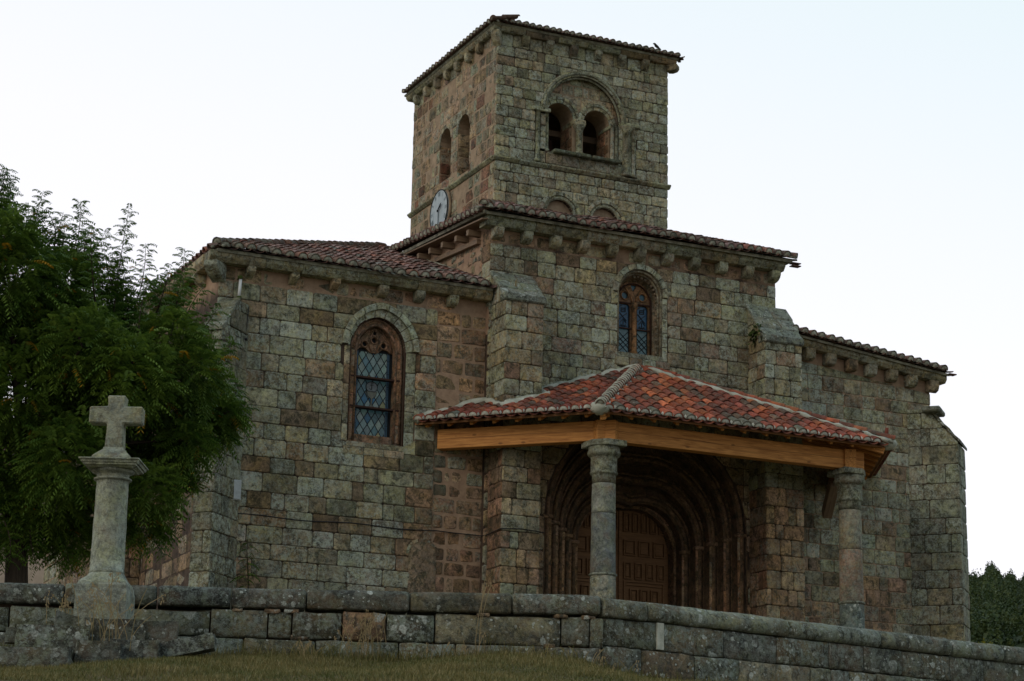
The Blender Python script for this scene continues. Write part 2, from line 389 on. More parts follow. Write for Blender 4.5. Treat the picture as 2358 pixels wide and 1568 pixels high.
# arches --------------------------------------------------------------
def arch_pt(c, a, s, h, t):
    rr = (a * a + h * h) / (2 * a); th = math.atan2(h, rr - a); sg = 1 if t >= 0 else -1
    ph = (1 - abs(t)) * th
    return (c + sg * ((a - rr) + rr * math.cos(ph)), s + rr * math.sin(ph))
def arch_poly(c, a, s, h, z0, n=14):
    p = [(c - a, z0)] + [arch_pt(c, a, s, h, -1 + 2 * i / n) for i in range(n + 1)] + [(c + a, z0)]
    return p
def seg_near(p, poly):
    best = None
    for i in range(len(poly)):
        a = poly[i]; b = poly[(i + 1) % len(poly)]
        dx, dy = b[0] - a[0], b[1] - a[1]; L = dx * dx + dy * dy
        t = 0 if L == 0 else max(0, min(1, ((p[0] - a[0]) * dx + (p[1] - a[1]) * dy) / L))
        q = (a[0] + t * dx, a[1] + t * dy); d = (q[0] - p[0]) ** 2 + (q[1] - p[1]) ** 2
        if best is None or d < best[0]: best = (d, q)
    return best[1]
def inside(p, poly):
    x, y = p; c = False; j = len(poly) - 1
    for i in range(len(poly)):
        if (poly[i][1] > y) != (poly[j][1] > y) and x < (poly[j][0] - poly[i][0]) * (y - poly[i][1]) / (poly[j][1] - poly[i][1]) + poly[i][0]: c = not c
        j = i
    return c
def area(p): return 0.5 * sum(p[i][0] * p[(i + 1) % len(p)][1] - p[(i + 1) % len(p)][0] * p[i][1] for i in range(len(p)))

def wall_slab(name, fr, outer, holes, th, mat, parent):
    bm = bmesh.new(); eds = []
    for loop in [outer] + holes:
        vs = [bm.verts.new(fr.p(u, z, 0)) for u, z in loop]
        for i in range(len(vs)): eds.append(bm.edges.new((vs[i], vs[(i + 1) % len(vs)])))
    bmesh.ops.triangle_fill(bm, use_beauty=True, use_dissolve=False, edges=eds, normal=fr.n)
    g = bmesh.ops.extrude_face_region(bm, geom=list(bm.faces), use_keep_orig=True)
    bmesh.ops.translate(bm, verts=[x for x in g['geom'] if isinstance(x, bmesh.types.BMVert)], vec=-fr.n * th)
    return from_bm(name, bm, mat, parent)

def make_stone(name, fr, pts, proud, depth, parent, color, mat, bev=0.014, tilt=0.006, **props):
    n = len(pts); c = (sum(p[0] for p in pts) / n, sum(p[1] for p in pts) / n)
    ta, tb = rng.uniform(-tilt, tilt), rng.uniform(-tilt, tilt)
    V = [fr.p(u, z, -depth) for u, z in pts]
    mid = []
    for u, z in pts:
        V.append(fr.p(u, z, proud - bev * 0.8 + ta * (u - c[0]) * 3 + tb * (z - c[1]) * 3))
    for u, z in pts:
        dx, dz = c[0] - u, c[1] - z; L = math.hypot(dx, dz) or 1; k = min(0.3, bev * 1.25 / L)
        V.append(fr.p(u + dx * k, z + dz * k, proud + ta * (u - c[0]) * 3 + tb * (z - c[1]) * 3 + rng.uniform(-.002, .002)))
    V.append(fr.p(c[0], c[1], proud + rng.uniform(0.0, 0.008)))
    F = []
    for k in (0, n):
        for i in range(n): F.append((k + i, k + (i + 1) % n, k + n + (i + 1) % n, k + n + i))
    for i in range(n): F.append((2 * n + i, 2 * n + (i + 1) % n, 3 * n))
    # orientation: (u, z) counter-clockwise seen from outside needs u x z = n
    if fr.u.cross(Vector((0, 0, 1))).dot(fr.n) < 0: F = [f[::-1] for f in F]
    return mk(name, V, F, mat, parent, color, center=True, **props)

def ashlar(fr, u0, u1, z0, z1, ch, ln, parent, pal, holes=(), gap=0.008, proud=0.022, mat='stone', ztop=None, name='stone', skip=None, maxn=300, jit=0.004, edge_lap=0.0, r=rng, seq=None):
    z = z0; cnt = 0
    while z < z1 - 0.04:
        h = r.uniform(*ch)
        if seq: h = seq.pop(0) if seq else h
        if z + h > z1 - 0.09: h = z1 - z
        u = u0
        while u < u1 - 0.03:
            L = r.uniform(*ln)
            if r.random() < 0.15: L *= 0.55
            if u == u0 and r.random() < 0.5: L *= 0.6
            if u + L > u1 - ln[0] * 0.45: L = u1 - u
            a, b = u + gap / 2, u + L - gap / 2; c, d = z + gap / 2, z + h - gap / 2
            if u == u0: a = u0 - edge_lap
            if u + L >= u1: b = u1 + edge_lap
            uu = u; u += L
            near = any(a < max(p[0] for p in hp) and b > min(p[0] for p in hp) and c < max(p[1] for p in hp) and d > min(p[1] for p in hp) for hp in holes)
            if ztop: near = near or d > min(ztop(a), ztop(b))
            rc = min(0.03, h * .12)
            if near:
                pts = []
                N = 6
                for (x0, y0, x1, y1) in ((a, c, b, c), (b, c, b, d), (b, d, a, d), (a, d, a, c)):
                    for k in range(N): pts.append((x0 + (x1 - x0) * k / N, y0 + (y1 - y0) * k / N))
                if ztop: pts = [(x, min(y, ztop(x) - gap)) for x, y in pts]
                if area(pts) < .004: continue
                dead = False
                for hp in holes:
                    if not any(inside(p, hp) for p in pts): continue
                    G = [(a + (b - a) * (i + .5) / 8, c + (d - c) * (j + .5) / 6) for i in range(8) for j in range(6)]
                    G = [g for g in G if inside(g, pts)]
                    O_ = [g for g in G if not inside(g, hp)]
                    if len(O_) < .14 * len(G): dead = True; break
                    m0 = (sum(g[0] for g in O_) / len(O_), sum(g[1] for g in O_) / len(O_))
                    m0 = min(O_, key=lambda g: (g[0] - m0[0]) ** 2 + (g[1] - m0[1]) ** 2)
                    np_ = []
                    for p in pts:
                        if inside(p, hp):
                            lo, hi = 0.0, 1.0
                            for _ in range(12):
                                md = (lo + hi) / 2
                                if inside((m0[0] + (p[0] - m0[0]) * md, m0[1] + (p[1] - m0[1]) * md), hp): hi = md
                                else: lo = md
                            p = (m0[0] + (p[0] - m0[0]) * lo, m0[1] + (p[1] - m0[1]) * lo)
                        np_.append(p)
                    pts = np_
                if dead: continue
                q = []
                for p in pts:
                    if not q or (abs(p[0] - q[-1][0]) + abs(p[1] - q[-1][1])) > 0.006: q.append(p)
                if len(q) < 4: continue
                pts = q
            else:
                pts = [(a + rc, c), (b - rc, c), (b, c + rc), (b, d - rc), (b - rc, d), (a + rc, d), (a, d - rc), (a, c + rc)]
                m1, m2 = (a + b) / 2, (c + d) / 2
                pts.insert(1, (m1, c)); pts.insert(6, (m1, d))
                pts = [(x + r.uniform(-jit, jit), y + r.uniform(-jit, jit)) for x, y in pts]
            um, zm = (a + b) / 2, (c + d) / 2
            if skip and skip(um, zm): continue
            col = pick(pal(um, zm) if callable(pal) else pal, r)
            if cnt >= maxn: continue
            g = gap(um, zm) if callable(gap) else 0
            make_stone(name, fr, pts, proud + r.uniform(-.012, .010), 0.05, parent, col, mat)
            cnt += 1
        z += h
    return cnt

def voussoirs(fr, inner, outer, k, n0, n1, parent, pal, mat='stone', name='arch_stone', sub=2, t0=-1.0, t1=1.0, gap=0.006):
    ci, ai, si, hi = inner; co, ao, so_, ho = outer
    for j in range(k):
        a = t0 + (t1 - t0) * j / k + gap / ao; b = t0 + (t1 - t0) * (j + 1) / k - gap / ao
        V, F = [], []; m = sub + 1; d = rng.uniform(-.006, .006)
        for i in range(m):
            t = a + (b - a) * i / sub
            pi, po = arch_pt(ci, ai, si, hi, t), arch_pt(co, ao, so_, ho, t)
            V += [fr.p(*pi, n0), fr.p(*po, n0), fr.p(*po, n1 + d - .012), fr.p(po[0] * .93 + pi[0] * .07, po[1] * .93 + pi[1] * .07, n1 + d), fr.p(*pi, n1 + d)]
        for i in range(sub):
            for q in range(5): F.append((i * 5 + q, i * 5 + (q + 1) % 5, (i + 1) * 5 + (q + 1) % 5, (i + 1) * 5 + q))
        F.append((4, 3, 2, 1, 0)); F.append(tuple(sub * 5 + q for q in range(5)))
        bm = bmesh.new(); vs = [bm.verts.new(v) for v in V]
        for f in F: bm.faces.new([vs[q] for q in f])
        from_bm(name, bm, mat, parent, pick(pal))
def arch_tube(name, fr, c, a, s, h, n, rad, mat, parent, z0=None, color=(0.24, 0.24, 0.18, 0.5), steps=22, **props):
    pts = [fr.p(*arch_pt(c, a, s, h, -1 + 2 * i / steps), n) for i in range(steps + 1)]
    if z0 is not None: pts = [fr.p(c - a, z0, n)] + pts + [fr.p(c + a, z0, n)]
    return tube(name, pts, rad, mat, parent, 8, color, **props)

# palettes: (colour, weight, pale crust amount)
P_TF = [((.220, .215, .140), 4, .45), ((.26, .24, .155), 3, .4), ((.165, .165, .12), 2, .4), ((.29, .295, .22), 1, .7), ((.20, .165, .12), .7, .3)]
P_TL = [((.215, .165, .110), 4, .2), ((.25, .20, .135), 2.5, .2), ((.135, .072, .050), 1.6, .05), ((.175, .175, .12), 2.5, .35)]
P_CH = [((.225, .215, .145), 3, .4), ((.27, .25, .165), 2.5, .4), ((.205, .155, .100), 2.6, .15), ((.175, .18, .14), 2, .5), ((.29, .30, .25), 1, .7)]
P_CHR = [((.33, .235, .150), 3, .12), ((.28, .20, .13), 3, .12), ((.175, .118, .080), 2, .05), ((.27, .25, .17), 1.8, .35)]
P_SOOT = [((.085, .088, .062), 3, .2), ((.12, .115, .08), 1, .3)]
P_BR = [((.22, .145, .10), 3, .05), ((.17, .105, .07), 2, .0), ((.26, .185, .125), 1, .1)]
P_NV = [((.215, .215, .145), 3, .45), ((.245, .235, .16), 3, .45), ((.170, .130, .092), 1.6, .15), ((.29, .30, .24), 1.2, .9), ((.26, .215, .135), 1.4, .25)]
P_PIER = [((.20, .205, .15), 2, .3), ((.26, .19, .125), 3, .12), ((.23, .15, .095), 1.5, .05), ((.28, .235, .165), 2, .2)]
P_ARCH = [((.27, .285, .215), 3, .55), ((.24, .25, .18), 2, .4)]
P_RED = [((.27, .155, .095), 3, .06), ((.22, .125, .08), 2, .04)]
P_WALL = [((.085, .093, .075), 3, .6), ((.105, .112, .083), 3, .6), ((.125, .125, .09), 1.5, .45), ((.085, .09, .08), 2, .5), ((.13, .11, .08), .4, .3)]
GREY = (.22, .225, .16, .45)

# ------------------------------------------------------------------ terrain
LWALL_O = Vector((11.49, 22.20, 0)); LDIR = Vector((0.95697, -0.29020, 0)); RDIR = Vector((0.98441, 0.17588, 0))
def slope_h(x, y):
    t = x * fwd.x + y * fwd.y; w = x * right.x + y * right.y
    h = 0.166 * t if t < 24.6 else 4.08 + (t - 24.6) * 0.02
    if t < 0: h = 0.05 * t
    if w > 0.8: h -= min(1.6, (w - 0.8) * 0.15) * max(0, min(1, t / 20))
    h += 0.06 * math.sin(x * 1.7 + 1.3 * math.sin(y)) * math.cos(y * 1.3) * min(1, max(t, 0) / 10)
    if t > 24: h += max(0, -w - 2.0) * 0.015
    h += .115 * max(0, min(1, (t - 15) / 6))
    return h
def grid(name, xs, ys, hf, mat, **props):
    V = [(x, y, hf(x, y)) for y in ys for x in xs]; nx = len(xs)
    F = [(j * nx + i, j * nx + i + 1, (j + 1) * nx + i + 1, (j + 1) * nx + i) for j in range(len(ys) - 1) for i in range(nx - 1)]
    return mk(name, V, F, mat, smooth=True, **props)
def axis(lo, a, b, hi, step):
    far = [lo, lo * .6, lo * .35, lo * .2, lo * .1]
    return sorted(set([v for v in far if v < a - 2] + list(np.arange(a, b, step)) + [b] + [v for v in (hi * .06, hi * .12, hi * .25, hi * .5, hi) if v > b + 2]))
grid('ground', axis(-900, -14, 34, 1500, .4), axis(-600, -4, 30, 1500, .4), slope_h, 'ground', kind='structure')
def terrace_h(x, y):
    d = (Vector((x, y, 0)) - LWALL_O)
    dist = max(0, min(d.dot(Vector((0.2902, 0.95697, 0))), 1e9))
    return 4.62 + min(1.6, dist * 0.11) + max(0, dist - 60) * 0.02 + 0.03 * math.sin(x * 2.1) * math.cos(y * 1.7)
TP = []
far_l = LWALL_O - LDIR * 40; far_r = LWALL_O + RDIR * 60
nrm_l = Vector((0.2902, 0.95697, 0)); nrm_r = Vector((-0.17588, 0.98441, 0))
strip = [far_l + nrm_l * .2] + [LWALL_O - LDIR * s + nrm_l * .2 for s in (20, 12, 8, 4, 2)] + [LWALL_O + nrm_l * .22] + [LWALL_O + RDIR * s + nrm_r * .2 for s in (2, 4, 8, 14, 25)] + [far_r + nrm_r * .2]
V, F = [], []
rows = (0, 1, 2, 4, 6, 8, 10, 12, 14, 15.5, 17, 20, 26, 40, 80, 160)
for k in rows:
    for p in strip:
        q = p + Vector((0.05 * (p.x - 11) * k * .1, k, 0)); V.append((q.x, q.y, terrace_h(q.x, q.y)))
n = len(strip)
for j in range(len(rows) - 1):
    for i in range(n - 1): F.append((j * n + i, j * n + i + 1, (j + 1) * n + i + 1, (j + 1) * n + i))
mk('church_terrace', V, F, 'ground', smooth=True, kind='structure')

# hill with woods, far right
def hill_pt(az, d):
    dirv = fwd * math.cos(R(az)) + right * math.sin(R(az)); t = (d - 380) / 240
    top = 90 * min(1, max(0, (az - 3) / 7.0)) ** .8
    z = 46 * min(1, max(0.1, (az - 2) / 8)) + (top - 46 * min(1, max(0.1, (az - 2) / 8))) * t
    if t < 0: z = max(5, z + t * 60)
    if t > 1: z = top - (t - 1) * 60
    z += 1.5 * math.sin(az * 5.1) + 1.0 * math.sin(az * 13 + 1)
    return dirv * d + Vector((0, 0, z))
azs = [i * 1.0 for i in range(2, 46)]; ds = [230, 300, 340, 380, 410, 440, 470, 500, 530, 560, 590, 620, 660, 760, 900]
V = [hill_pt(a, d) for d in ds for a in azs]; n = len(azs)
F = [(j * n + i, j * n + i + 1, (j + 1) * n + i + 1, (j + 1) * n + i) for j in range(len(ds) - 1) for i in range(n - 1)]
mk('hill', V, F, plain('hill_ground', (0.03, 0.045, 0.018), 1.0, 0, .5, .05), smooth=True, kind='structure')

def quads_obj(name, Q, tones, mat, parent=None, **props):
    """Q: (n,4,3) array of quads, tones: n values stored per face corner"""
    Q = np.asarray(Q, dtype=np.float32); n = len(Q)
    me = bpy.data.meshes.new(name); me.vertices.add(n * 4); me.vertices.foreach_set("co", Q.reshape(-1))
    me.loops.add(n * 4); me.loops.foreach_set("vertex_index", np.arange(n * 4, dtype=np.int32))
    me.polygons.add(n); me.polygons.foreach_set("loop_start", np.arange(0, n * 4, 4, dtype=np.int32))
    a = me.attributes.new("tone", 'FLOAT', 'POINT'); a.data.foreach_set("value", np.repeat(np.asarray(tones, dtype=np.float32), 4))
    me.update(calc_edges=True); me.materials.append(M[mat])
    o = bpy.data.objects.new(name, me); put(o, parent)
    for k, v in props.items(): o[k] = v
    return o
nr = np.random.RandomState(5)
Q, T = [], []
for _ in range(6500):
    az = nr.uniform(9.5, 20); d = 330 + 292 * nr.uniform(0, 1); b = np.array(hill_pt(az, d)); H = nr.uniform(2.8, 5.0); W = H * nr.uniform(.22, .34)
    if nr.rand() < .3: H *= .7; W *= 1.5
    tone = nr.uniform(0, 1) ** 1.5
    m = 34; zz = nr.uniform(0, 1, m) ** .8; th = nr.uniform(0, 6.283, m); rr = W * (1 - zz) ** .75 * nr.uniform(.6, 1.05, m)
    c = np.stack([b[0] + rr * np.cos(th), b[1] + rr * np.sin(th), b[2] + zz * H], 1)
    s = nr.uniform(.25, .6, (m, 1)) * (1.25 - zz[:, None])
    a1 = nr.normal(size=(m, 3)); a1 /= np.linalg.norm(a1, axis=1)[:, None]; a2 = np.cross(a1, nr.normal(size=(m, 3))); a2 /= np.linalg.norm(a2, axis=1)[:, None]
    q = np.stack([c + a1 * s, c + a2 * s, c - a1 * s, c - a2 * s], 1); Q.append(q); T.append(np.clip(tone * .8 + nr.uniform(-.1, .2, m), 0, .95) + (nr.rand(m) * 0 + (0.2 if nr.rand() < .02 else 0)))
quads_obj('forest', np.concatenate(Q), np.concatenate(T), 'conifer', kind='stuff')

# ------------------------------------------------------------------ church
G0 = 6.0
church = root('church', (21, 42, 6.2), 'old stone church with square bell tower, tiled roofs and lichened walls', 'church')
YC, YN, YT = 40.15, 40.0, 42.0
XC0, XN0, XN1, XA1 = 12.17, 18.0, 25.0, 29.11
XT0, XT1, YT1 = 18.96, 23.35, 46.9
FN = Fr((0, YN, 0), (1, 0, 0), (0, -1, 0)); FC = Fr((0, YC, 0), (1, 0, 0), (0, -1, 0)); FT = Fr((0, YT, 0), (1, 0, 0), (0, -1, 0))
FTL = Fr((XT0, 0, 0), (0, 1, 0), (-1, 0, 0)); FCL = Fr((XC0, 0, 0), (0, 1, 0), (-1, 0, 0)); FNL = Fr((XN0, 0, 0), (0, 1, 0), (-1, 0, 0))
FAR_ = Fr((XA1, 0, 0), (0, 1, 0), (1, 0, 0)); FTR = Fr((XT1, 0, 0), (0, 1, 0), (1, 0, 0))

def corbel(fr, u, z, w=.2, d=.28, h=.24, style=0, parent=church, color=None):
    if style == 0: prof = [(0, 0), (d, 0), (d, -.08)] + [(d * math.cos(t) * .98, -.08 - (h - .08) * math.sin(t)) for t in (.5, .9, 1.25)] + [(0.0, -h)]
    elif style == 1: prof = [(0, 0), (d, 0), (d, -.10), (d * .55, -h * .72), (0, -h)]
    else: prof = [(0, 0), (d, 0), (d * 1.02, -h * .5), (d * .85, -h * .85), (d * .45, -h), (0, -h * .9)]
    pts = [fr.p(u - w / 2, z + b, a) for a, b in prof]
    return prism('corbel', pts, fr.u * w, 'stone', parent, color or pick([((.24, .225, .155), 3, .35), ((.20, .19, .135), 2, .3), ((.27, .20, .13), 1, .1)]), bevel=.012)
def cornice_run(fr, u0, u1, z, thick, over, ln, parent, zf=None, step=0.0, r=rng):
    u = u0; prev = None
    while u < u1 - .01:
        L = r.uniform(*ln)
        if u + L > u1 - ln[0] * .5: L = u1 - u
        dz = r.uniform(-.008, .008); a, b = u + .004, u + L - .004
        za = (zf(a) if zf else z) + dz; zb = (zf(b) if zf else z) + dz
        ch = thick * .42
        prof = [(-.12, 0), (over - ch * .8, 0), (over, ch), (over, thick), (-.12, thick)]
        A = [fr.p(a, za + q, p) for p, q in prof]; B = [fr.p(b, zb + q, p) for p, q in prof]
        V = A + B; m = 5; F = [tuple(range(m))[::-1], tuple(m + i for i in range(m))] + [(i, (i + 1) % m, m + (i + 1) % m, m + i) for i in range(m)]
        bm = bmesh.new(); vs = [bm.verts.new(v) for v in V]
        for f in F: bm.faces.new([vs[i] for i in f])
        bmesh.ops.recalc_face_normals(bm, faces=bm.faces); bmesh.ops.bevel(bm, geom=list(bm.edges), offset=.009, segments=1, affect='EDGES')
        from_bm('cornice_stone', bm, 'stone', parent, pick([((.225, .205, .135), 3, .35), ((.19, .185, .125), 2, .3), ((.16, .13, .09), 1, .15)], r))
        u += L

# --- tiles
def tile_mesh(w, L, h, name='tile'):
    V, F = [], []; seg = 6; r0, r1 = w * .43, w * .35; th = .016
    for (y, rr, zz) in ((0, r0, .028), (L, r1, 0.0)):
        for t_ in (0, th):
            for k in range(seg + 1):
                a = math.pi * k / seg; V.append((math.cos(a) * (rr - t_), y, zz + math.sin(a) * (h - t_) * rr / r0))
    m = seg + 1
    for k in range(seg):
        F.append((k, k + 1, 2 * m + k + 1, 2 * m + k)); F.append((m + k + 1, m + k, 3 * m + k, 3 * m + k + 1))
        F.append((k + 1, k, m + k, m + k + 1))
    for k in (0, seg): F.append((k, m + k, 3 * m + k, 2 * m + k))
    me = mesh(name, V, F, False); me.materials.append(M['tile']); return me
def plug_mesh(w, h, pmat='plug'):
    seg = 6; V = [(0, .02, .02)]; F = []
    for k in range(seg + 1):
        a = math.pi * k / seg; V.append((math.cos(a) * w * .41, .012, .028 + math.sin(a) * (h - .012) - .01))
    V.append((0, -.012, h * .45))
    V += [(x, y + .09, z) for x, y, z in V[1:seg + 2]]
    for k in range(1, seg + 1): F.append((k, k + 1, seg + 2)); F.append((k + 1, k, seg + 3 + k - 1, seg + 3 + k))
    F.append((1, seg + 2, seg + 1))
    me = mesh('mortar_plug', V, F, True); me.materials.append(M[pmat]); return me
PAL_OLD = [((.155, .078, .062), 3, .25), ((.20, .125, .115), 2.4, .3), ((.105, .06, .05), 2, .3), ((.23, .10, .075), 1.2, .15), ((.15, .14, .12), .8, .6)]
PAL_RED = [((.26, .070, .036), 4, .16), ((.33, .105, .045), 1.4, .12), ((.19, .055, .036), 3, .22), ((.12, .075, .052), 1.6, .45)]
PAL_DARK = [((.13, .075, .055), 3, .4), ((.10, .08, .06), 3, .6), ((.17, .08, .05), 1, .2)]
def roof_plane(parent, P0, U, S, Lu, rows, keep, w, expo, pal, lift=.0, plug=True, h=.115, pal_eave=None, r=rng, deck=True, maxn=290, nm='roof_tile', plug_sc=1.0, sag=None, pmat='plug'):
    U = Vector(U).normalized(); S = Vector(S).normalized(); Nn = U.cross(S).normalized()
    if Nn.z < 0: Nn = -Nn
    TL = expo * 1.38; me = tile_mesh(w, TL, h); pm = plug_mesh(w * plug_sc, h, pmat); X = S.cross(Nn).normalized()
    ncol = int(Lu / w); cnt = 0; Vp, Fp = [], []
    sg = sag or (lambda s, t: 0.0)
    for c in range(ncol + 1):
        s0 = (c + .5) * w
        for rr in range(rows):
            t = rr * expo
            if not keep(s0, t + expo * .5): continue
            # pan tiles between the covers, joined into one sheet
            sp = s0 + w * .5
            if keep(sp, t + expo * .5):
                m = 6; b0 = len(Vp)
                for (tt, zz, rad) in ((t - (.05 if rr == 0 else 0), .022, w * .46), (t + expo * 1.05, .004, w * .42)):
                    for k in range(m):
                        a = math.pi * (1 + k / (m - 1)); Vp.append(P0 + U * (sp + math.cos(a) * rad) + S * tt + Nn * (.035 + zz + math.sin(a) * .062 + lift + sg(sp, tt)))
                for k in range(m - 1): Fp.append((b0 + k, b0 + k + 1, b0 + m + k + 1, b0 + m + k))
            if cnt >= maxn: continue
            p = P0 + U * (s0 + r.uniform(-.012, .012)) + S * (t + r.uniform(-.02, .02)) + Nn * (.02 + lift + sg(s0, t) + r.uniform(-.006, .008))
            a = r.uniform(-.035, .035)
            Sd = (S + U * a + Nn * .03).normalized(); Xd = Sd.cross(Nn).normalized(); Nd = Xd.cross(Sd)
            mt = Matrix(((Xd.x, Sd.x, Nd.x, p.x), (Xd.y, Sd.y, Nd.y, p.y), (Xd.z, Sd.z, Nd.z, p.z), (0, 0, 0, 1)))
            col = pick(pal_eave if (pal_eave and rr == 0) else pal, r, .14)
            inst(nm, me, mt, parent, col); cnt += 1
            if rr == 0 and plug:
                inst('mortar_plug', pm, mt, parent, None)
    if Vp: mk('channel_tiles', Vp, Fp, 'tile', parent, (*pal[0][0], .35), False, kind='stuff')
    return cnt
def ridge_tiles(parent, A, B, w, pal, mort=True, h=.11, expo=.3, r=rng, nm='ridge_tile', bed=.06):
    A, B = Vector(A), Vector(B); S = (B - A).normalized(); L = (B - A).length; X = S.cross(Vector((0, 0, 1))).normalized(); Nn = X.cross(S)
    me = tile_mesh(w, expo * 1.3, h)
    for i in range(int(L / expo)):
        p = A + S * i * expo + Nn * (bed + r.uniform(-.006, .006)); Sd = (S + X * r.uniform(-.04, .04) + Nn * .05).normalized(); Xd = Sd.cross(Nn).normalized(); Nd = Xd.cross(Sd)
        inst(nm, me, Matrix(((Xd.x, Sd.x, Nd.x, p.x), (Xd.y, Sd.y, Nd.y, p.y), (Xd.z, Sd.z, Nd.z, p.z), (0, 0, 0, 1))), parent, pick(pal, r))
        if mort:
            pts = [p + X * math.cos(a) * w * .50 + Nn * (math.sin(a) * h * 1.04 + .015) for a in [math.pi * k / 6 for k in range(7)]]
            tube('mortar_band', pts, .015, 'fillet', parent, 5, jit=.35)
    pm = plug_mesh(w, h)
    p = A + Nn * bed; Xd = S.cross(Nn).normalized(); Nd = Xd.cross(S)
    inst('mortar_plug', pm, Matrix(((Xd.x, S.x, Nd.x, p.x), (Xd.y, S.y, Nd.y, p.y), (Xd.z, S.z, Nd.z, p.z), (0, 0, 0, 1))), parent)
    if True:
        n = int(L / .12) + 1
        for sd in (-1, 1): tube('mortar_bed', [A + S * (L * i / n) + X * sd * w * .5 + Nn * (.012 + r.uniform(-.01, .01)) for i in range(n + 1)], .026, 'fillet' if mort else 'plug', parent, 6, jit=.4)
def flat(name, pts, mat, parent, th=.05, color=None, **props):
    pts = [Vector(p) for p in pts]; nn = (pts[1] - pts[0]).cross(pts[2] - pts[0]).normalized()
    if nn.z < 0: nn = -nn
    return prism(name, pts, -nn * th, mat, parent, color, **props)

# ===== chapel (left) =====
CW = (15.61, .60, 12.39, .68)   # window order: centre, half width, spring, rise
hood_c = (15.66, .84, 12.42, .95)
hole_c = arch_poly(15.61, .60, 12.39, .68, 10.43)
big_c = [(14.875, 10.42), (14.875, 12.40)] + arch_poly(15.66, .83, 12.42, .94, 12.41)[1:-1] + [(16.445, 12.40), (16.445, 10.42)]
cw = wall_slab('chapel_wall', FC, [(XC0 + .004, G0), (XN0, G0), (XN0, 13.72), (XC0 + .004, 13.72)], [hole_c], .7, 'mortar_zone', church)
cwl = wall_slab('chapel_wall', FCL, [(YC + .004, G0), (52, G0), (52, 13.715), (YC + .004, 13.715)], [], .7, 'mortar_zone', church)
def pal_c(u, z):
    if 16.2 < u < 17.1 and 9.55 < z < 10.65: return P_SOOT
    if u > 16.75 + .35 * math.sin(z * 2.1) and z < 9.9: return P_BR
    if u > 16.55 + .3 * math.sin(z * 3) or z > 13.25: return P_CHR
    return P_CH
r1 = random.Random(21)
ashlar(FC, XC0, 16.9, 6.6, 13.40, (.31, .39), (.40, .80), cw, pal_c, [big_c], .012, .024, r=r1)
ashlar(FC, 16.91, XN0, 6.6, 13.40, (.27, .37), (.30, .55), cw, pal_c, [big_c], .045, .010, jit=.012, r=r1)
ashlar(FC, XC0, XN0, 13.41, 13.70, (.28, .30), (.35, .7), cw, P_CHR, [], .03, .004, r=r1)
r1 = random.Random(22)
ashlar(FCL, YC + .02, 52, 6.6, 13.65, (.32, .40), (.5, .9), cwl, [((.17, .125, .085), 3, .1), ((.13, .095, .068), 2, .1), ((.21, .155, .105), 2, .15)], [], .02, .006, r=r1)
# chapel cornice and corbels
cornice_run(FC, 11.88, 18.02, 13.70, .22, .30, (.75, 1.3), church)
cornice_run(Fr((XC0, 0, 0), (0, 1, 0), (-1, 0, 0)), 40.3, 52, 13.70, .22, .30, (.9, 1.5), church)
for i, u in enumerate((12.78, 13.70, 14.58, 15.62, 16.43, 17.18)): corbel(FC, u, 13.70, .165 + .035 * (i > 2), .24, .22, 1 if i < 3 else 0)
for y in (41.1, 42.1, 43.2, 44.3, 45.5, 46.7, 48): corbel(FCL, y, 13.70, .2, .26, .25, 1)
dg = Fr((XC0 + .02, YC + .02, 0), (.7071, -.7071, 0), (-.7071, -.7071, 0)); corbel(dg, 0.0, 13.695, .30, .42, .36, 1)
# chapel roof
TH = R(21.6); ct, st_ = math.cos(TH), math.sin(TH)
roofc = flat('chapel_roof', [(12.0, 39.80, 13.93), (18.0, 39.80, 13.93), (18.0, 45.9, 13.93 + 6.1 * math.tan(TH))], 'plug', church, .06)
flat('chapel_roof', [(12.0, 39.80, 13.93), (18.0, 45.9, 13.93 + 6.1 * math.tan(TH)), (18.0, 52, 13.93 + 6.1 * math.tan(TH)), (12.0, 52, 13.93)], 'plug', church, .06)
r1 = random.Random(31)
roof_plane(roofc, Vector((12.02, 39.76, 13.94)), (1, 0, 0), (0, ct, st_), 5.96, 24, lambda s, t: s > t * ct - .02 and s < 6.0, .268, .285, PAL_OLD, r=r1, pal_eave=PAL_DARK, sag=lambda s, t: .018 * math.sin(s * 1.3 + t) + .012 * math.sin(s * 2.9) - .012)
r1 = random.Random(32)
roof_plane(roofc, Vector((11.95, 46.5, 13.94)), (0, -1, 0), (ct, 0, st_), 6.7, 2, lambda s, t: (6.7 - s) > t * ct, .25, .30, PAL_OLD, r=r1, plug=False, nm='verge_tile')
ridge_tiles(roofc, (11.98, 39.76, 13.95), (17.9, 45.68, 13.96 + 5.92 * math.tan(TH)), .24, PAL_DARK, mort=False, bed=.05)
# mortar fillet where chapel roof meets the nave wall
tube('roof_fillet', [Vector((17.93, 39.9 + .35 * i, 14.05 + .35 * i * math.tan(TH) + rng.uniform(-.02, .02))) for i in range(12)], .075, 'plug', church, 6, jit=.3)

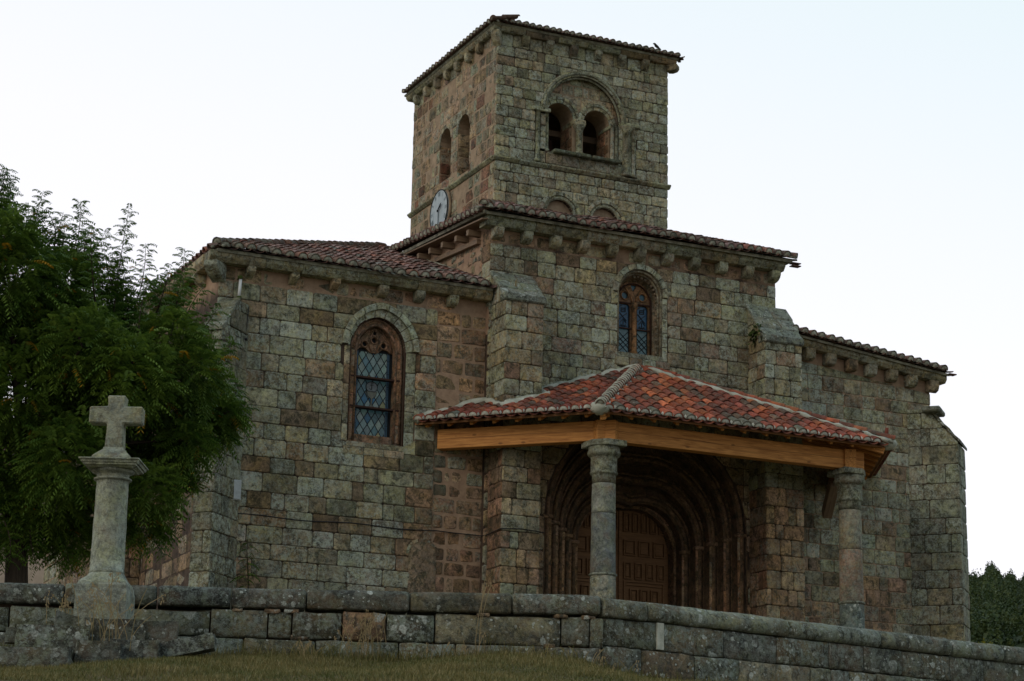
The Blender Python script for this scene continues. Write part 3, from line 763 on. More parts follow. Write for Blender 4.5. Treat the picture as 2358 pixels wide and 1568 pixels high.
# chapel window
def chapel_window():
    w = root_part = mk('chapel_window', *box_verts(FC, 14.99, 16.22, 10.33, 10.43, -.30, .035), 'stone', church, (.30, .26, .18, .5))
    # outer hood ring and cavetto
    voussoirs(FC, (15.66, .72, 12.42, .82), hood_c, 9, -.02, .075, w, P_ARCH, name='hood_stone', sub=4)
    voussoirs(FC, (15.61, .60, 12.39, .68), (15.655, .725, 12.42, .825), 9, -.10, .012, w, P_ARCH, name='arch_stone', sub=4)
    for sd in (-1, 1):
        z = 10.43
        while z < 12.35:
            h = min(rng.uniform(.28, .5), 12.40 - z)
            if 12.40 - z - h < .12: h = 12.40 - z
            a, b = (15.61 - .73, 15.61 - .605) if sd < 0 else (15.61 + .605, 15.61 + .83)
            make_stone('jamb_stone', FC, [(a, z + .004), (b, z + .004), (b, z + h - .004), (a, z + h - .004)], .014, .06, w, pick(P_ARCH if sd > 0 else P_CH), 'stone')
            z += h
    # reddish splayed frame
    fr2 = Fr((0, YC + .12, 0), (1, 0, 0), (0, -1, 0))
    fp = wall_slab('window_frame', fr2, arch_poly(15.61, .66, 12.39, .74, 10.40), [arch_poly(15.61, .42, 12.39, .52, 10.62)], .14, 'carved', w); fp.color = (.27, .155, .10, .1)
    for i in range(2):
        fq = arch_tube('frame_roll', fr2, 15.61, .56 - .12 * i, 12.39, .65 - .11 * i, .012, .028, 'carved', w, 10.5, (.25, .14, .09, .1))
    # joints on the frame: the stones it is made of
    for sd in (-1, 1):
        z = 10.5
        while z < 12.2:
            h = rng.uniform(.3, .55); h = min(h, 12.38 - z); a = 15.61 + sd * .455; b = 15.61 + sd * .545
            make_stone('frame_stone', fr2, [(min(a, b), z), (max(a, b), z), (max(a, b), z + h - .008), (min(a, b), z + h - .008)], .018, .02, w, pick(P_RED), 'carved')
            z += h
    voussoirs(fr2, (15.61, .455, 12.39, .56), (15.61, .545, 12.39, .64), 6, -.01, .018, w, P_RED, 'carved', 'frame_stone', sub=3)
    # tracery
    f3_ = Fr((0, YC + .24, 0), (1, 0, 0), (0, -1, 0))
    def circ(c, z, r, n=12): return [(c + r * math.cos(2 * math.pi * k / n), z + r * math.sin(2 * math.pi * k / n)) for k in range(n)]
    out = [(15.61 - .43, 12.40)] + [arch_pt(15.61, .43, 12.39, .53, -1 + 2 * i / 14) for i in range(1, 14)] + [(15.61 + .43, 12.40), (15.61 + .36, 12.40), (15.61 + .30, 12.455), (15.61 + .18, 12.46), (15.61 + .12, 12.40), (15.61 + .07, 12.37), (15.61 - .07, 12.37), (15.61 - .12, 12.40), (15.61 - .18, 12.46), (15.61 - .30, 12.455), (15.61 - .36, 12.40)]
    hc = [(15.61, 12.80, .055), (15.61, 12.635, .055), (15.61 - .205, 12.54, .052), (15.61 + .205, 12.54, .052)]
    tr = wall_slab('tracery', f3_, out, [circ(*h) for h in hc], .08, 'carved', w); tr.color = (.30, .18, .115, .05)
    for c_, z_, r_ in hc:
        tube('tracery_ring', [f3_.p(*p, .012) for p in circ(c_, z_, r_ + .02, 14)] + [f3_.p(*circ(c_, z_, r_ + .02, 14)[0], .012)], .017, 'carved', w, 6, (.29, .17, .11, .05))
    for sd in (-1, 1):
        tube('tracery_rib', [f3_.p(15.61 + sd * .06, 12.40, .012), f3_.p(15.61 + sd * .10, 12.50, .014), f3_.p(15.61 + sd * .12, 12.62, .014), f3_.p(15.61 + sd * .07, 12.72, .014), f3_.p(15.61, 12.90, .012)], .016, 'carved', w, 6, (.29, .17, .11, .05))
        tube('tracery_rib', [f3_.p(15.61 + sd * .38, 12.42, .012), f3_.p(15.61 + sd * .34, 12.60, .014), f3_.p(15.61 + sd * .24, 12.72, .014), f3_.p(15.61 + sd * .10, 12.86, .012)], .014, 'carved', w, 6, (.29, .17, .11, .05))
    # diamond panes between lead cames
    gy = Fr((0, YC + .30, 0), (1, 0, 0), (0, -1, 0)); gx0, gx1, gz0, gz1 = 15.24, 15.98, 10.62, 12.40
    def clip(poly, x0, x1, y0, y1):
        for ax, lim, sg in ((0, x0, 1), (0, x1, -1), (1, y0, 1), (1, y1, -1)):
            o = []
            for i in range(len(poly)):
                a, b = poly[i], poly[(i + 1) % len(poly)]; da, db = sg * (a[ax] - lim), sg * (b[ax] - lim)
                if da >= 0: o.append(a)
                if da * db < 0: t = da / (da - db); o.append((a[0] + t * (b[0] - a[0]), a[1] + t * (b[1] - a[1])))
            poly = o
            if not poly: return []
        return poly
    PG = [((.06, .13, .15), 3, 0), ((.12, .19, .19), 3, 0), ((.015, .085, .16), 2.4, 0), ((.17, .18, .09), 1.8, 0), ((.15, .22, .21), 2, 0)]
    dw, dh = .163, .262; bars = [(gz0, 11.19), (11.19, 11.81), (11.81, gz1)]
    bx0, bx1 = gx0 + .06, gx1 - .06
    rg = random.Random(4)
    for (z0_, z1_) in bars:
        for i in range(-1, 8):
            for j in range(-1, 16):
                cxx = bx0 + i * dw / 1 + (dw / 2 if j % 2 else 0); czz = gz0 + j * dh / 2
                p = clip([(cxx - dw / 2 + .011, czz), (cxx, czz - dh / 2 + .017), (cxx + dw / 2 - .011, czz), (cxx, czz + dh / 2 - .017)], bx0, bx1, z0_ + .01, z1_ - .01)
                if len(p) > 2 and abs(area(p)) > .0008:
                    c = pick(PG, rg); mk('glass_pane', [gy.p(x, y, .006) for x, y in p], [tuple(range(len(p)))[::1] if area(p) > 0 else tuple(range(len(p)))[::-1]], 'glass', w, (*c[:3], 1))
    for a, b in ((gx0, bx0 - .008), (bx1 + .008, gx1)):
        z = gz0
        while z < gz1 - .05:
            h = min(.27, gz1 - z); v = [gy.p(a, z + .005, .006), gy.p(b, z + .005, .006), gy.p(b, z + h - .005, .006), gy.p(a, z + h - .005, .006)]
            mk('border_pane', v, [(0, 1, 2, 3)], 'glass', w, (.06, .13, .20, 1)); z += h
    box('lead_backing', gy, 15.08, 16.2, 10.5, 13.1, -.06, 0.0, 'lead', w)
    for z_ in (11.19, 11.81): box('glazing_bar', fr2, 15.02, 16.2, z_ - .018, z_ + .018, -.10, .03, 'iron', w)
    for x in (gx0 + .03, gx1 - .03): box('lead_came', gy, x - .004, x + .004, gz0, gz1, 0, .012, 'lead', w)
    # chalice and host in the middle panel
    hp = [gy.p(15.61 + .125 * math.cos(t), 11.66 + .115 * math.sin(t), .016) for t in [2 * math.pi * k / 18 for k in range(18)]]
    mk('host_pane', hp, [tuple(range(18))], 'glass', w, (.13, .16, .17, 1))
    tube('lead_ring', hp + [hp[0]], .007, 'lead', w, 5)
    cup = [(-.11, 11.57), (.11, 11.57), (.095, 11.49), (.05, 11.44), (.018, 11.42), (.018, 11.30), (.075, 11.225), (-.075, 11.225), (-.018, 11.30), (-.018, 11.42), (-.05, 11.44), (-.095, 11.49)]
    cp = [gy.p(15.61 + x, z, .022) for x, z in cup]; mk('chalice_pane', cp, [tuple(range(12))[::-1]], 'glass', w, (.11, .12, .09, 1))
    tube('lead_outline', cp + [cp[0]], .006, 'lead', w, 5)
    for a, b in (((-.04, 11.70), (.04, 11.70)), ((0, 11.76), (0, 11.60)), ((-.05, 11.64), (-.02, 11.60))): tube('lead_outline', [gy.p(15.61 + a[0], a[1], .022), gy.p(15.61 + b[0], b[1], .022)], .005, 'lead', w, 4)
    for i in range(3): box('sill_stone', FC, 14.93 + .44 * i, 15.36 + .44 * i, 10.17, 10.325, -.05, .034, 'stone', w, pick([((.32, .26, .165), 1, .3)]), .01)
    arch_tube('rust_seam', FC, 15.61, .605, 12.39, .685, .004, .013, 'iron', w, 10.42)
chapel_window()
# blind arch trace low on the chapel
ba = mk('blocked_opening', [FC.p(*p, .032) for p in arch_poly(16.71, .30, 8.26, .27, 7.0)], [tuple(range(17))[::-1]], 'stone', church, (.28, .205, .14, .1))
voussoirs(FC, (16.71, .30, 8.26, .27), (16.71, .36, 8.26, .33), 5, 0, .036, church, P_CHR, name='arch_stone', sub=3)

# left corner buttress, diagonal
def diag_buttress(corner, out, wid, Lb, ztop_in, ztop_out, steps, pal, zb=6.4):
    out = Vector(out).normalized(); side = Vector((-out.y, out.x, 0)); c = Vector(corner)
    # side frames: origin at root
    A = c + side * wid / 2; B = c - side * wid / 2
    inset = .45
    fa = Fr((A - out * inset), out, side); fb = Fr((B - out * inset), out, -side); fe = Fr((B + out * Lb), side, out)
    Lt = Lb + inset
    zt = lambda u: ztop_in + .25 if u < inset else ztop_in + (ztop_out - ztop_in) * (u - inset) / Lb
    pts = [fa.p(0, zb, 0), fa.p(Lt - .025, zb, 0), fa.p(Lt - .025, ztop_out, 0), fa.p(inset, ztop_in, 0), fa.p(0, ztop_in, 0)]
    b = prism('buttress', [p - side * .02 for p in pts], -side * (wid - .04), 'mortar_dark', church)
    rr = random.Random(int(c.x * 10))
    hs = [rr.uniform(.34, .44) for _ in range(30)]
    ashlar(fa, 0.0, Lt, zb, ztop_in, (.33, .44), (.45, .8), b, pal, [], .012, .004, ztop=zt, r=rr, seq=list(hs), edge_lap=.0)
    ashlar(fb, 0.0, Lt, zb, ztop_in, (.33, .44), (.45, .8), b, pal, [], .012, .004, ztop=zt, r=rr, seq=list(hs))
    ashlar(fe, 0.0, wid, zb, ztop_out, (.33, .44), (.3, .6), b, pal, [], .012, .004, r=rr, seq=list(hs))
    # sloping slabs on top
    for k in range(steps):
        t0, t1 = k / steps, (k + 1) / steps
        p0 = c + out * (Lb * t0 - .02); p1 = c + out * (Lb * t1 + .06)
        z0_ = ztop_in + (ztop_out - ztop_in) * t0; z1_ = ztop_in + (ztop_out - ztop_in) * t1
        q = [p0 - side * (wid / 2 + .03) + Vector((0, 0, z0_ + .0)), p1 - side * (wid / 2 + .03) + Vector((0, 0, z1_ - .035)), p1 - side * (wid / 2 + .03) + Vector((0, 0, z1_ + .045)), p0 - side * (wid / 2 + .03) + Vector((0, 0, z0_ + .06))]
        prism('cap_slab', q, side * (wid + .06), 'wallstone', b, pick([((.13, .14, .105), 1, .5)]), bevel=.012)
    return b
diag_buttress((12.377, 39.983, 0), (-1, -1, 0), .42, .66, 12.95, 12.2, 4, [((.135, .14, .10), 3, .5), ((.16, .155, .105), 2, .4), ((.11, .105, .078), 2, .4)])
# pilaster buttress further along the chapel's side
pl = box('buttress', FCL, 44.6, 45.5, 6.4, 12.6, -.1, .55, 'mortar_dark', church)
for (fr_, a, b) in ((Fr((XC0 - .55, 0, 0), (0, 1, 0), (-1, 0, 0)), 44.6, 45.5), (Fr((0, 44.6, 0), (1, 0, 0), (0, -1, 0)), XC0 - .55, XC0 - .02)):
    ashlar(fr_, a, b, 6.4, 12.6, (.34, .42), (.45, .9), pl, [((.25, .18, .125), 1, .1), ((.20, .15, .11), 1, .1)], [], .016, .008, r=random.Random(6))

box('chapel_wall', FCL, 52.1, 54.6, 5.9, 11.2, -5, -.25, 'mortar_tan', church); ashlar(Fr((XC0 + .25, 0, 0), (0, 1, 0), (-1, 0, 0)), 52.1, 54.6, 6.4, 11.2, (.34, .42), (.5, .9), cwl, P_NV, [], .02, .01, r=random.Random(77))
# ===== nave =====
NW = (21.57, .56, 14.32, .56)
hole_n = arch_poly(21.57, .54, 14.32, .54, 12.98); big_n = [(21.02, 12.66), (21.02, 14.30)] + arch_poly(21.57, .67, 14.32, .68, 14.3)[1:-1] + [(22.25, 14.30), (22.25, 12.66)]
PC, PA = 21.78, 2.40
portal_hole = arch_poly(PC, PA, 9.35, 2.05, G0)
nw = wall_slab('nave_wall', FN, [(XN0 + .004, G0), (XN1, G0), (XN1, 15.30), (XN0 + .004, 15.30)], [hole_n, portal_hole], .5, 'mortar_nave', church)
r1 = random.Random(41)
ashlar(FN, XN0, XN1, 11.0, 14.98, (.27, .36), (.34, .72), nw, P_NV, [big_n], .010, .024, r=r1)
ashlar(FN, XN0, XN1, 14.99, 15.28, (.28, .30), (.35, .7), nw, [((.32, .225, .15), 3, .1), ((.20, .135, .10), 1.5, .05), ((.28, .25, .17), 1.5, .25)], [], .06, .006, r=r1)
nw2 = box('nave_wall', FN, XN0 + .02, XN0 + .05, G0, G0 + .1, -.3, -.2, 'mortar_dark', church)
ashlar(FN, XN0, XN1, 6.3, 10.99, (.33, .40), (.5, .9), nw2, P_PIER, [arch_poly(PC, PA + .03, 9.35, 2.08, 5.5)], .014, .016, r=r1)
cornice_run(FN, 17.78, 25.10, 15.29, .23, .30, (.8, 1.25), church)
for i in range(11): corbel(FN, 18.10 + .68 * i, 15.29, .215, .25, .24, 0 if i not in (8,) else 2)
# nave side wall above the chapel roof: rough rubble
nsw = wall_slab('side_wall', FNL, [(YN + .005, 13.0), (46, 13.0), (46, 15.95), (YN + .02, 15.45)], [], .4, 'plaster', church)
ashlar(FNL, YN + .42, 45.5, 13.9, 15.35, (.14, .24), (.18, .42), nsw, [((.25, .175, .12), 3, .2), ((.14, .125, .10), 2, .3), ((.19, .15, .10), 2, .3)], [], .06, .012, jit=.03, r=random.Random(8), ztop=lambda u: 15.2 + .07 * (u - 40), skip=lambda u, z: (int(u * 7.3) + int(z * 9.1)) % 4 == 0)
ashlar(FNL, YN + .0, YN + .40, 13.6, 15.35, (.3, .38), (.4, .42), nsw, P_NV, [], .012, .02, r=random.Random(9))
for y, z in ((40.56, 15.40), (41.19, 15.44), (41.94, 15.50), (42.64, 15.55), (43.30, 15.60), (44.0, 15.66), (44.7, 15.72)):
    box('rafter_end', FNL, y - .055, y + .055, z - .16, z - .03, -.1, .30, 'wood_old', church, bevel=.008)
tube('wall_plate', [FNL.p(40.5, 15.13, .05), FNL.p(45.2, 15.50, .05)], .07, 'wood_old', church, 4, smooth=False)
flat('soffit_board', [FNL.p(39.7, 15.40, .34), FNL.p(45.5, 15.86, .34), FNL.p(45.5, 15.90, -.2), FNL.p(39.7, 15.44, -.2)], 'wood_old', church, .03)
# nave roof
t2 = R(21.0); c2, s2 = math.cos(t2), math.sin(t2)
NZ = 15.53
roofn = flat('nave_roof', [(17.7, 39.6, NZ), (25.22, 39.6, NZ), (22.32, 42.5, NZ + 2.9 * math.tan(t2)), (20.6, 42.5, NZ + 2.9 * math.tan(t2))], 'plug', church, .06)
flat('nave_roof', [(17.64, 39.55, NZ), (20.6, 42.5, NZ + 2.9 * math.tan(t2)), (17.64, 46, NZ + .4)], 'plug', church, .06)
flat('nave_roof', [(25.22, 39.6, NZ), (22.32, 42.5, NZ + 2.9 * math.tan(t2)), (22.32, 46, NZ + 2.9 * math.tan(t2)), (25.22, 46, NZ)], 'plug', church, .06)
r1 = random.Random(51)
sagn = lambda s, t: .02 * math.sin(s * 1.9) + .015 * math.sin(s * 4.1 + t * 2)
roof_plane(roofn, Vector((17.62, 39.53, NZ + .01)), (1, 0, 0), (0, c2, s2), 7.66, 10, lambda s, t: s > t * c2 - .03 and s < 7.66 - t * c2 and not (1.30 < s < 5.77 and t * c2 > 2.4), .243, .285, PAL_OLD, r=r1, sag=sagn, pal_eave=PAL_OLD)
r1 = random.Random(52)
lu = Vector((0, -1, -.085)).normalized()
roof_plane(roofn, Vector((17.60, 45.1, NZ + .44)), lu, Vector((c2, 0, s2)), 5.5, 4, lambda s, t: (5.55 - s) > t * c2 and s < 5.6, .235, .29, PAL_OLD, r=r1, nm='verge_tile', pal_eave=PAL_OLD)
ridge_tiles(roofn, (17.60, 39.50, NZ + .02), (19.0, 40.9, NZ + .02 + 1.4 * math.tan(t2)), .25, PAL_DARK, mort=False)
ridge_tiles(roofn, (25.26, 39.54, NZ + .0), (23.3, 41.5, NZ + 1.96 * math.tan(t2)), .22, PAL_OLD, mort=False, bed=.02)
for dz in (0, -.06): box('projecting_tile', Fr((25.2, 39.62, 0), (1, 0, 0), (0, -1, 0)), 0, .22, NZ - .07 + dz, NZ - .05 + dz, -.1, .05, 'tile', roofn, (.13, .06, .045, .2))
flat('nave_wall', [(24.99, 40.01, 15.27), (24.99, 46, 15.27), (24.6, 46, 15.27), (24.6, 40.01, 15.27)], 'mortar_dark', church, 9.2)

def nave_window():
    w = mk('nave_window', *box_verts(FN, 20.98, 22.16, 12.90, 13.0, -.4, .02), 'stone', church, (.24, .24, .18, .5))
    voussoirs(FN, (21.57, .56, 14.32, .57), (21.57, .68, 14.32, .69), 9, -.02, .06, w, P_ARCH, name='hood_stone', sub=4)
    for i, (rad, n) in enumerate(((.53, -.02), (.50, -.10))): arch_tube('arch_roll', FN, 21.57, rad, 14.32, rad, n, .03, 'carved', w, 12.98, (.25, .215, .15, .3))
    for sd in (1,):
        z = 12.9
        while z < 14.25:
            h = min(.32, 14.32 - z); make_stone('jamb_stone', FN, [(22.12, z), (22.24, z), (22.24, z + h - .01), (22.12, z + h - .01)], .02, .05, w, pick(P_ARCH), 'stone'); z += h
    # splayed reveal, as an arched funnel to the inner frame
    V, F = [], []; N = 20
    for (a, s, y) in ((.54, 14.32, 0.0), (.49, 14.29, -.14), (.49, 14.29, -.17), (.44, 14.24, -.32)):
        ring = [FN.p(21.57 - a, 12.98, y)] + [FN.p(*arch_pt(21.57, a, s, a, -1 + 2 * i / N), y) for i in range(N + 1)] + [FN.p(21.57 + a, 12.98, y)]; V += ring
    m = N + 3
    for k in range(3):
        for i in range(m - 1): F.append((k * m + i, k * m + i + 1, (k + 1) * m + i + 1, (k + 1) * m + i))
    mk('reveal', V, F, 'carved', w, (.25, .185, .125, .15))
    be = mesh('bead', *sphere(.034, 8, 6), True); be.materials.append(M['carved'])
    k = 0
    for i in range(9): inst('bead', be, Matrix.Translation(FN.p(22.04, 13.1 + .145 * i, -.12)), w, (.24, .18, .125, .2))
    for i in range(9):
        t = 1 - .13 * (i + .5); p = arch_pt(21.57, .465, 14.29, .465, t); inst('bead', be, Matrix.Translation(FN.p(p[0], p[1], -.13)), w, (.24, .18, .125, .2))
    fi = Fr((0, YN + .30, 0), (1, 0, 0), (0, -1, 0))
    def circ(c, z, r, n=12): return [(c + r * math.cos(2 * math.pi * k / n), z + r * math.sin(2 * math.pi * k / n)) for k in range(n)]
    l1 = [(21.20, 13.08), (21.20, 14.12), (21.25, 14.17), (21.44, 14.17), (21.49, 14.12), (21.49, 13.08)]
    l2 = [(21.66, 13.08), (21.66, 14.12), (21.71, 14.17), (21.89, 14.17), (21.94, 14.12), (21.94, 13.08)]
    tri = [(21.49, 14.62), (21.65, 14.62), (21.57, 14.46)]
    h = wall_slab('window_frame', fi, arch_poly(21.57, .47, 14.22, .50, 12.98, 18), [l1, l2, circ(21.36, 14.36, .075), circ(21.79, 14.36, .075), tri], .08, 'carved', w); h.color = (.24, .135, .075, .03)
    tube('mullion', [fi.p(21.575, 13.0, .03), fi.p(21.575, 13.12, .03), fi.p(21.575, 13.14, .03), fi.p(21.575, 14.05, .03), fi.p(21.575, 14.08, .03), fi.p(21.575, 14.2, .03)], [.085, .08, .055, .05, .08, .085], 'carved', w, 10, (.30, .16, .075, .0))
    for sd, cc in ((-1, 21.36), (1, 21.79)):
        tube('tracery_ring', [fi.p(*p, .01) for p in circ(cc, 14.36, .095, 14)] + [fi.p(*circ(cc, 14.36, .095, 14)[0], .01)], .016, 'carved', w, 6, (.34, .18, .09, .0))
        tube('tracery_rib', [fi.p(21.575 + sd * .04, 14.2, .012), fi.p(21.575 + sd * .07, 14.34, .014), fi.p(21.575 + sd * .17, 14.48, .014), fi.p(21.575 + sd * .24, 14.56, .012)], .018, 'carved', w, 6, (.34, .18, .09, .0))
    arch_tube('iron_frame', fi, 21.57, .405, 14.22, .42, .035, .016, 'iron', w, 13.04)
    for z_ in (13.05, 13.62, 14.19): box('iron_bar', fi, 21.17, 21.97, z_ - .012, z_ + .012, .0, .03, 'iron', w)
    gy = Fr((0, YN + .345, 0), (1, 0, 0), (0, -1, 0))
    for (a, b) in ((21.18, 21.51), (21.64, 21.96)):
        for (z0_, z1_, c) in ((13.02, 13.61, (.12, .22, .25, 1)), (13.62, 14.2, (.02, .085, .17, 1))):
            mk('glass_pane', [gy.p(a, z0_, 0), gy.p(b, z0_, 0), gy.p(b, z1_, 0), gy.p(a, z1_, 0)], [(0, 1, 2, 3)], 'glass', w, c)
        V, F = [], []
        def bar(p, q, wd=.0075):
            p = Vector(p); q = Vector(q); d = (q - p).normalized(); s = Vector((-d.y, d.x)) * wd; k = len(V)
            for x in (p - s, p + s, q + s, q - s): V.append(gy.p(x.x, x.y, .004))
            for x in (p - s, p + s, q + s, q - s): V.append(gy.p(x.x, x.y, .012))
            F.extend([(k, k + 1, k + 2, k + 3), (k + 7, k + 6, k + 5, k + 4), (k, k + 4, k + 5, k + 1), (k + 2, k + 6, k + 7, k + 3), (k + 1, k + 5, k + 6, k + 2), (k + 3, k + 7, k + 4, k)])
        wdt = b - a; x0, x1 = a + .035, b - .035; z = 13.08
        while z < 13.6:
            for (xa, za, xb, zb) in ((x0, z, x1, z + .24), (x1, z, x0, z + .24), (x0, z + .12, x1, z + .36), (x1, z + .12, x0, z + .36)):
                if zb <= 13.61: bar((xa, za), (xb, zb))
            z += .24
        for xx in (x0, x1): bar((xx, 13.05), (xx, 14.16))
        # monogram of strokes in the upper light
        c = (a + b) / 2
        for q in (((-.09, 13.68), (.09, 13.68)), ((-.08, 13.75), (0, 13.84)), ((0, 13.84), (.08, 13.75)), ((0, 13.68), (0, 13.8)), ((-.10, 13.82), (.09, 13.98)), ((-.10, 13.98), (.08, 13.80)), ((-.05, 14.0), (.05, 14.0)), ((-.05, 14.04), (.05, 14.04)), ((-.05, 14.08), (.05, 14.08)), ((-.05, 14.0), (-.05, 14.08)), ((.05, 14.0), (.05, 14.12)), ((-.1, 14.1), (-.04, 14.14)), ((-.06, 13.72), (-.02, 13.66)), ((.06, 13.72), (.02, 13.66))):
            bar((c + q[0][0], q[0][1]), (c + q[1][0], q[1][1]), .0075)
        mk('lead_lattice', V, F, 'lead', w, kind='stuff')
    for cc, z_ in ((21.36, 14.36), (21.79, 14.36), (21.57, 14.55)):
        mk('glass_pane', [gy.p(cc - .1, z_ - .1, .01), gy.p(cc + .1, z_ - .1, .01), gy.p(cc + .1, z_ + .1, .01), gy.p(cc - .1, z_ + .1, .01)], [(0, 1, 2, 3)], 'glass', w, (.03, .10, .14, 1))
    box('dark_backing', gy, 21.05, 22.1, 12.95, 14.8, -.12, -.08, 'black', w)
    for i, (a, b, z_) in enumerate(((20.95, 21.3, 12.70), (21.31, 21.62, 12.66), (21.63, 21.95, 12.66), (21.96, 22.3, 12.72))):
        box('sill_stone', FN, a, b, z_, 12.89, -.05, .05, 'stone', w, pick(P_NV), .02)
def sphere(r, u, v):
    V = [(0, 0, r)]; F = []
    for j in range(1, v):
        for i in range(u): a = math.pi * j / v; b = 2 * math.pi * i / u; V.append((r * math.sin(a) * math.cos(b), r * math.sin(a) * math.sin(b), r * math.cos(a)))
    V.append((0, 0, -r)); L = len(V) - 1
    for i in range(u): F.append((0, 1 + i, 1 + (i + 1) % u)); F.append((L, L - u + (i + 1) % u, L - u + i))
    for j in range(v - 2):
        for i in range(u): a = 1 + j * u; F.append((a + i, a + u + i, a + u + (i + 1) % u, a + (i + 1) % u))
    return V, F
nave_window()

# two buttresses flanking the portal
def buttress(x0, x1, ztop_wall, ztop_front, yf, pal_up, pal_low, zb, seed):
    fr = Fr((0, yf, 0), (1, 0, 0), (0, -1, 0)); fl = Fr((x0, yf, 0), (0, 1, 0), (-1, 0, 0)); frr = Fr((x1, yf, 0), (0, 1, 0), (1, 0, 0)); d = YN - yf
    pts = [fl.p(0.02, zb, -.02), fl.p(d, zb, -.02), fl.p(d, ztop_wall, -.02), fl.p(0.02, ztop_front, -.02)]
    b = prism('buttress', pts, Vector((x1 - x0 - .04, 0, 0)), 'mortar_dark', church)
    rr = random.Random(seed); zs = [rr.uniform(.30, .40) for _ in range(40)]
    pal = lambda u, z: pal_low if z < 10.4 else pal_up
    zt = lambda u: ztop_front + (ztop_wall - ztop_front) * u / d
    ashlar(fr, x0, x1, zb, ztop_front - .02, (.3, .4), (.34, .62), b, pal, [], .012, .012, r=rr, seq=list(zs))
    ashlar(fl, 0, d, zb, ztop_wall, (.3, .4), (.4, .7), b, lambda u, z: P_BR if z < 10.4 else pal_up, [], .012, .006, r=rr, seq=list(zs), ztop=zt)
    ashlar(frr, 0, d, zb, ztop_wall, (.3, .4), (.4, .7), b, pal, [], .012, .006, r=rr, seq=list(zs), ztop=zt)
    n = 3
    for k in range(n):
        t0, t1 = k / n, (k + 1) / n; w2 = .05 + .02 * rr.random()
        ya, za = d * (1 - t0), ztop_wall + (ztop_front - ztop_wall) * t0; yb, zb_ = d * (1 - t1) - .05, ztop_wall + (ztop_front - ztop_wall) * t1
        cuts = [x0 - w2, x0 + (x1 - x0) * rr.uniform(.4, .65), x1 + w2]
        for i in range(2):
            q = [Vector((cuts[i] + .004, yf + ya, za)), Vector((cuts[i] + .004, yf + yb, zb_ - .03)), Vector((cuts[i] + .004, yf + yb, zb_ + .07)), Vector((cuts[i] + .004, yf + ya, za + .08))]
            prism('cap_slab', q, Vector((cuts[i + 1] - cuts[i] - .008, 0, 0)), 'wallstone', b, pick([((.17, .185, .155), 1, .75)], rr), bevel=.015)
    box('cap_slab', fr, x0 - .03, x1 + .04, ztop_front - .05, ztop_front + .13, -.25, .07, 'wallstone', b, (.16, .175, .145, .8), .03)
    return b
buttress(18.06, 18.92, 14.30, 13.62, 39.3, P_NV, P_PIER, 6.3, 61)
b2 = buttress(24.28, 25.22, 14.42, 13.52, 39.3, P_NV, [((.33, .235, .145), 3, .08), ((.36, .28, .18), 2, .12), ((.24, .155, .095), 1.5, .05)], 6.3, 62)

# ===== aisle (right) =====
zc = lambda u: 13.68 - (u - 25.2) * .105
aw = wall_slab('aisle_wall', FN, [(XN1 + .003, G0), (XA1 - .005, G0), (XA1 - .005, zc(XA1)), (XN1 + .003, zc(XN1))], [], .6, 'mortar_zone', church)
def pal_a(u, z):
    if z < 8.6 + .4 * math.sin(u * 3): return [((.26, .19, .13), 2, .1), ((.22, .21, .155), 2, .3), ((.19, .14, .10), 1, .1)]
    return P_NV
r1 = random.Random(71)
ashlar(FN, XN1 + .22, XA1, 6.4, 13.6, (.28, .37), (.35, .68), aw, pal_a, [], .012, .022, r=r1, ztop=lambda u: zc(u) - .27)
ashlar(FAR_, YN, 47, 6.4, 13.2, (.30, .38), (.4, .8), aw, P_NV, [], .012, .022, r=r1, maxn=200)
wall_slab('aisle_wall', FAR_, [(YN + .005, G0), (47, G0), (47, 13.25), (YN + .005, 13.25)], [], .6, 'mortar_dark', church)
cornice_run(FN, 25.28, 29.42, 0, .19, .27, (.6, 1.1), church, zf=zc)
for i, u in enumerate((25.78, 26.33, 26.90, 27.42, 27.98, 28.52, 29.10)): corbel(FN, u, zc(u), .24, .24, .27, 2)
roofa = flat('aisle_roof', [(25.2, 39.66, zc(25.2) + .20), (29.45, 39.66, zc(29.45) + .20), (29.45, 46, zc(29.45) + 1.6), (25.2, 46, zc(25.2) + 1.6)], 'plug', church, .05)
ua = Vector((1, 0, -.105)).normalized()
roof_plane(roofa, Vector((25.15, 39.60, zc(25.15) + .21)), ua, Vector((0, math.cos(R(14)), math.sin(R(14)))), 4.3, 5, lambda s, t: s < 4.25, .235, .3, PAL_DARK, r=random.Random(72))
box('projecting_tile', Fr((29.4, 39.66, 0), (1, 0, 0), (0, -1, 0)), 0, .2, 13.42, 13.445, -.1, .05, 'tile', roofa, (.13, .06, .045, .2))
db = diag_buttress((XA1 + .0, YN + .0, 0), (1, -1, 0), .96, .68, 12.55, 11.75, 3, [((.155, .16, .118), 3, .45), ((.18, .18, .125), 2, .4), ((.13, .115, .085), 2, .3)])
box('cap_slab', Fr((28.98, 39.62, 0), (.7071, -.7071, 0), (.7071, .7071, 0)), -.25, .17, 12.43, 12.55, -.4, .35, 'wallstone', db, (.2, .21, .16, .7), .03)
# moss on the right buttress
V, F = [], []
for k in range(60):
    p = Vector((24.22 + rng.uniform(-.05, .06), 39.35 + rng.uniform(-.05, .5), 13.72 + rng.gauss(0, .12))); s = rng.uniform(.03, .07); i = len(V)
    a = Vector((rng.uniform(-1, 1), rng.uniform(-1, 1), rng.uniform(-1, 1))).normalized() * s; b = a.orthogonal().normalized() * s
    V += [p + a, p + b, p - a, p - b]; F.append((i, i + 1, i + 2, i + 3))
mk('moss', V, F, 'moss', b2, kind='stuff')

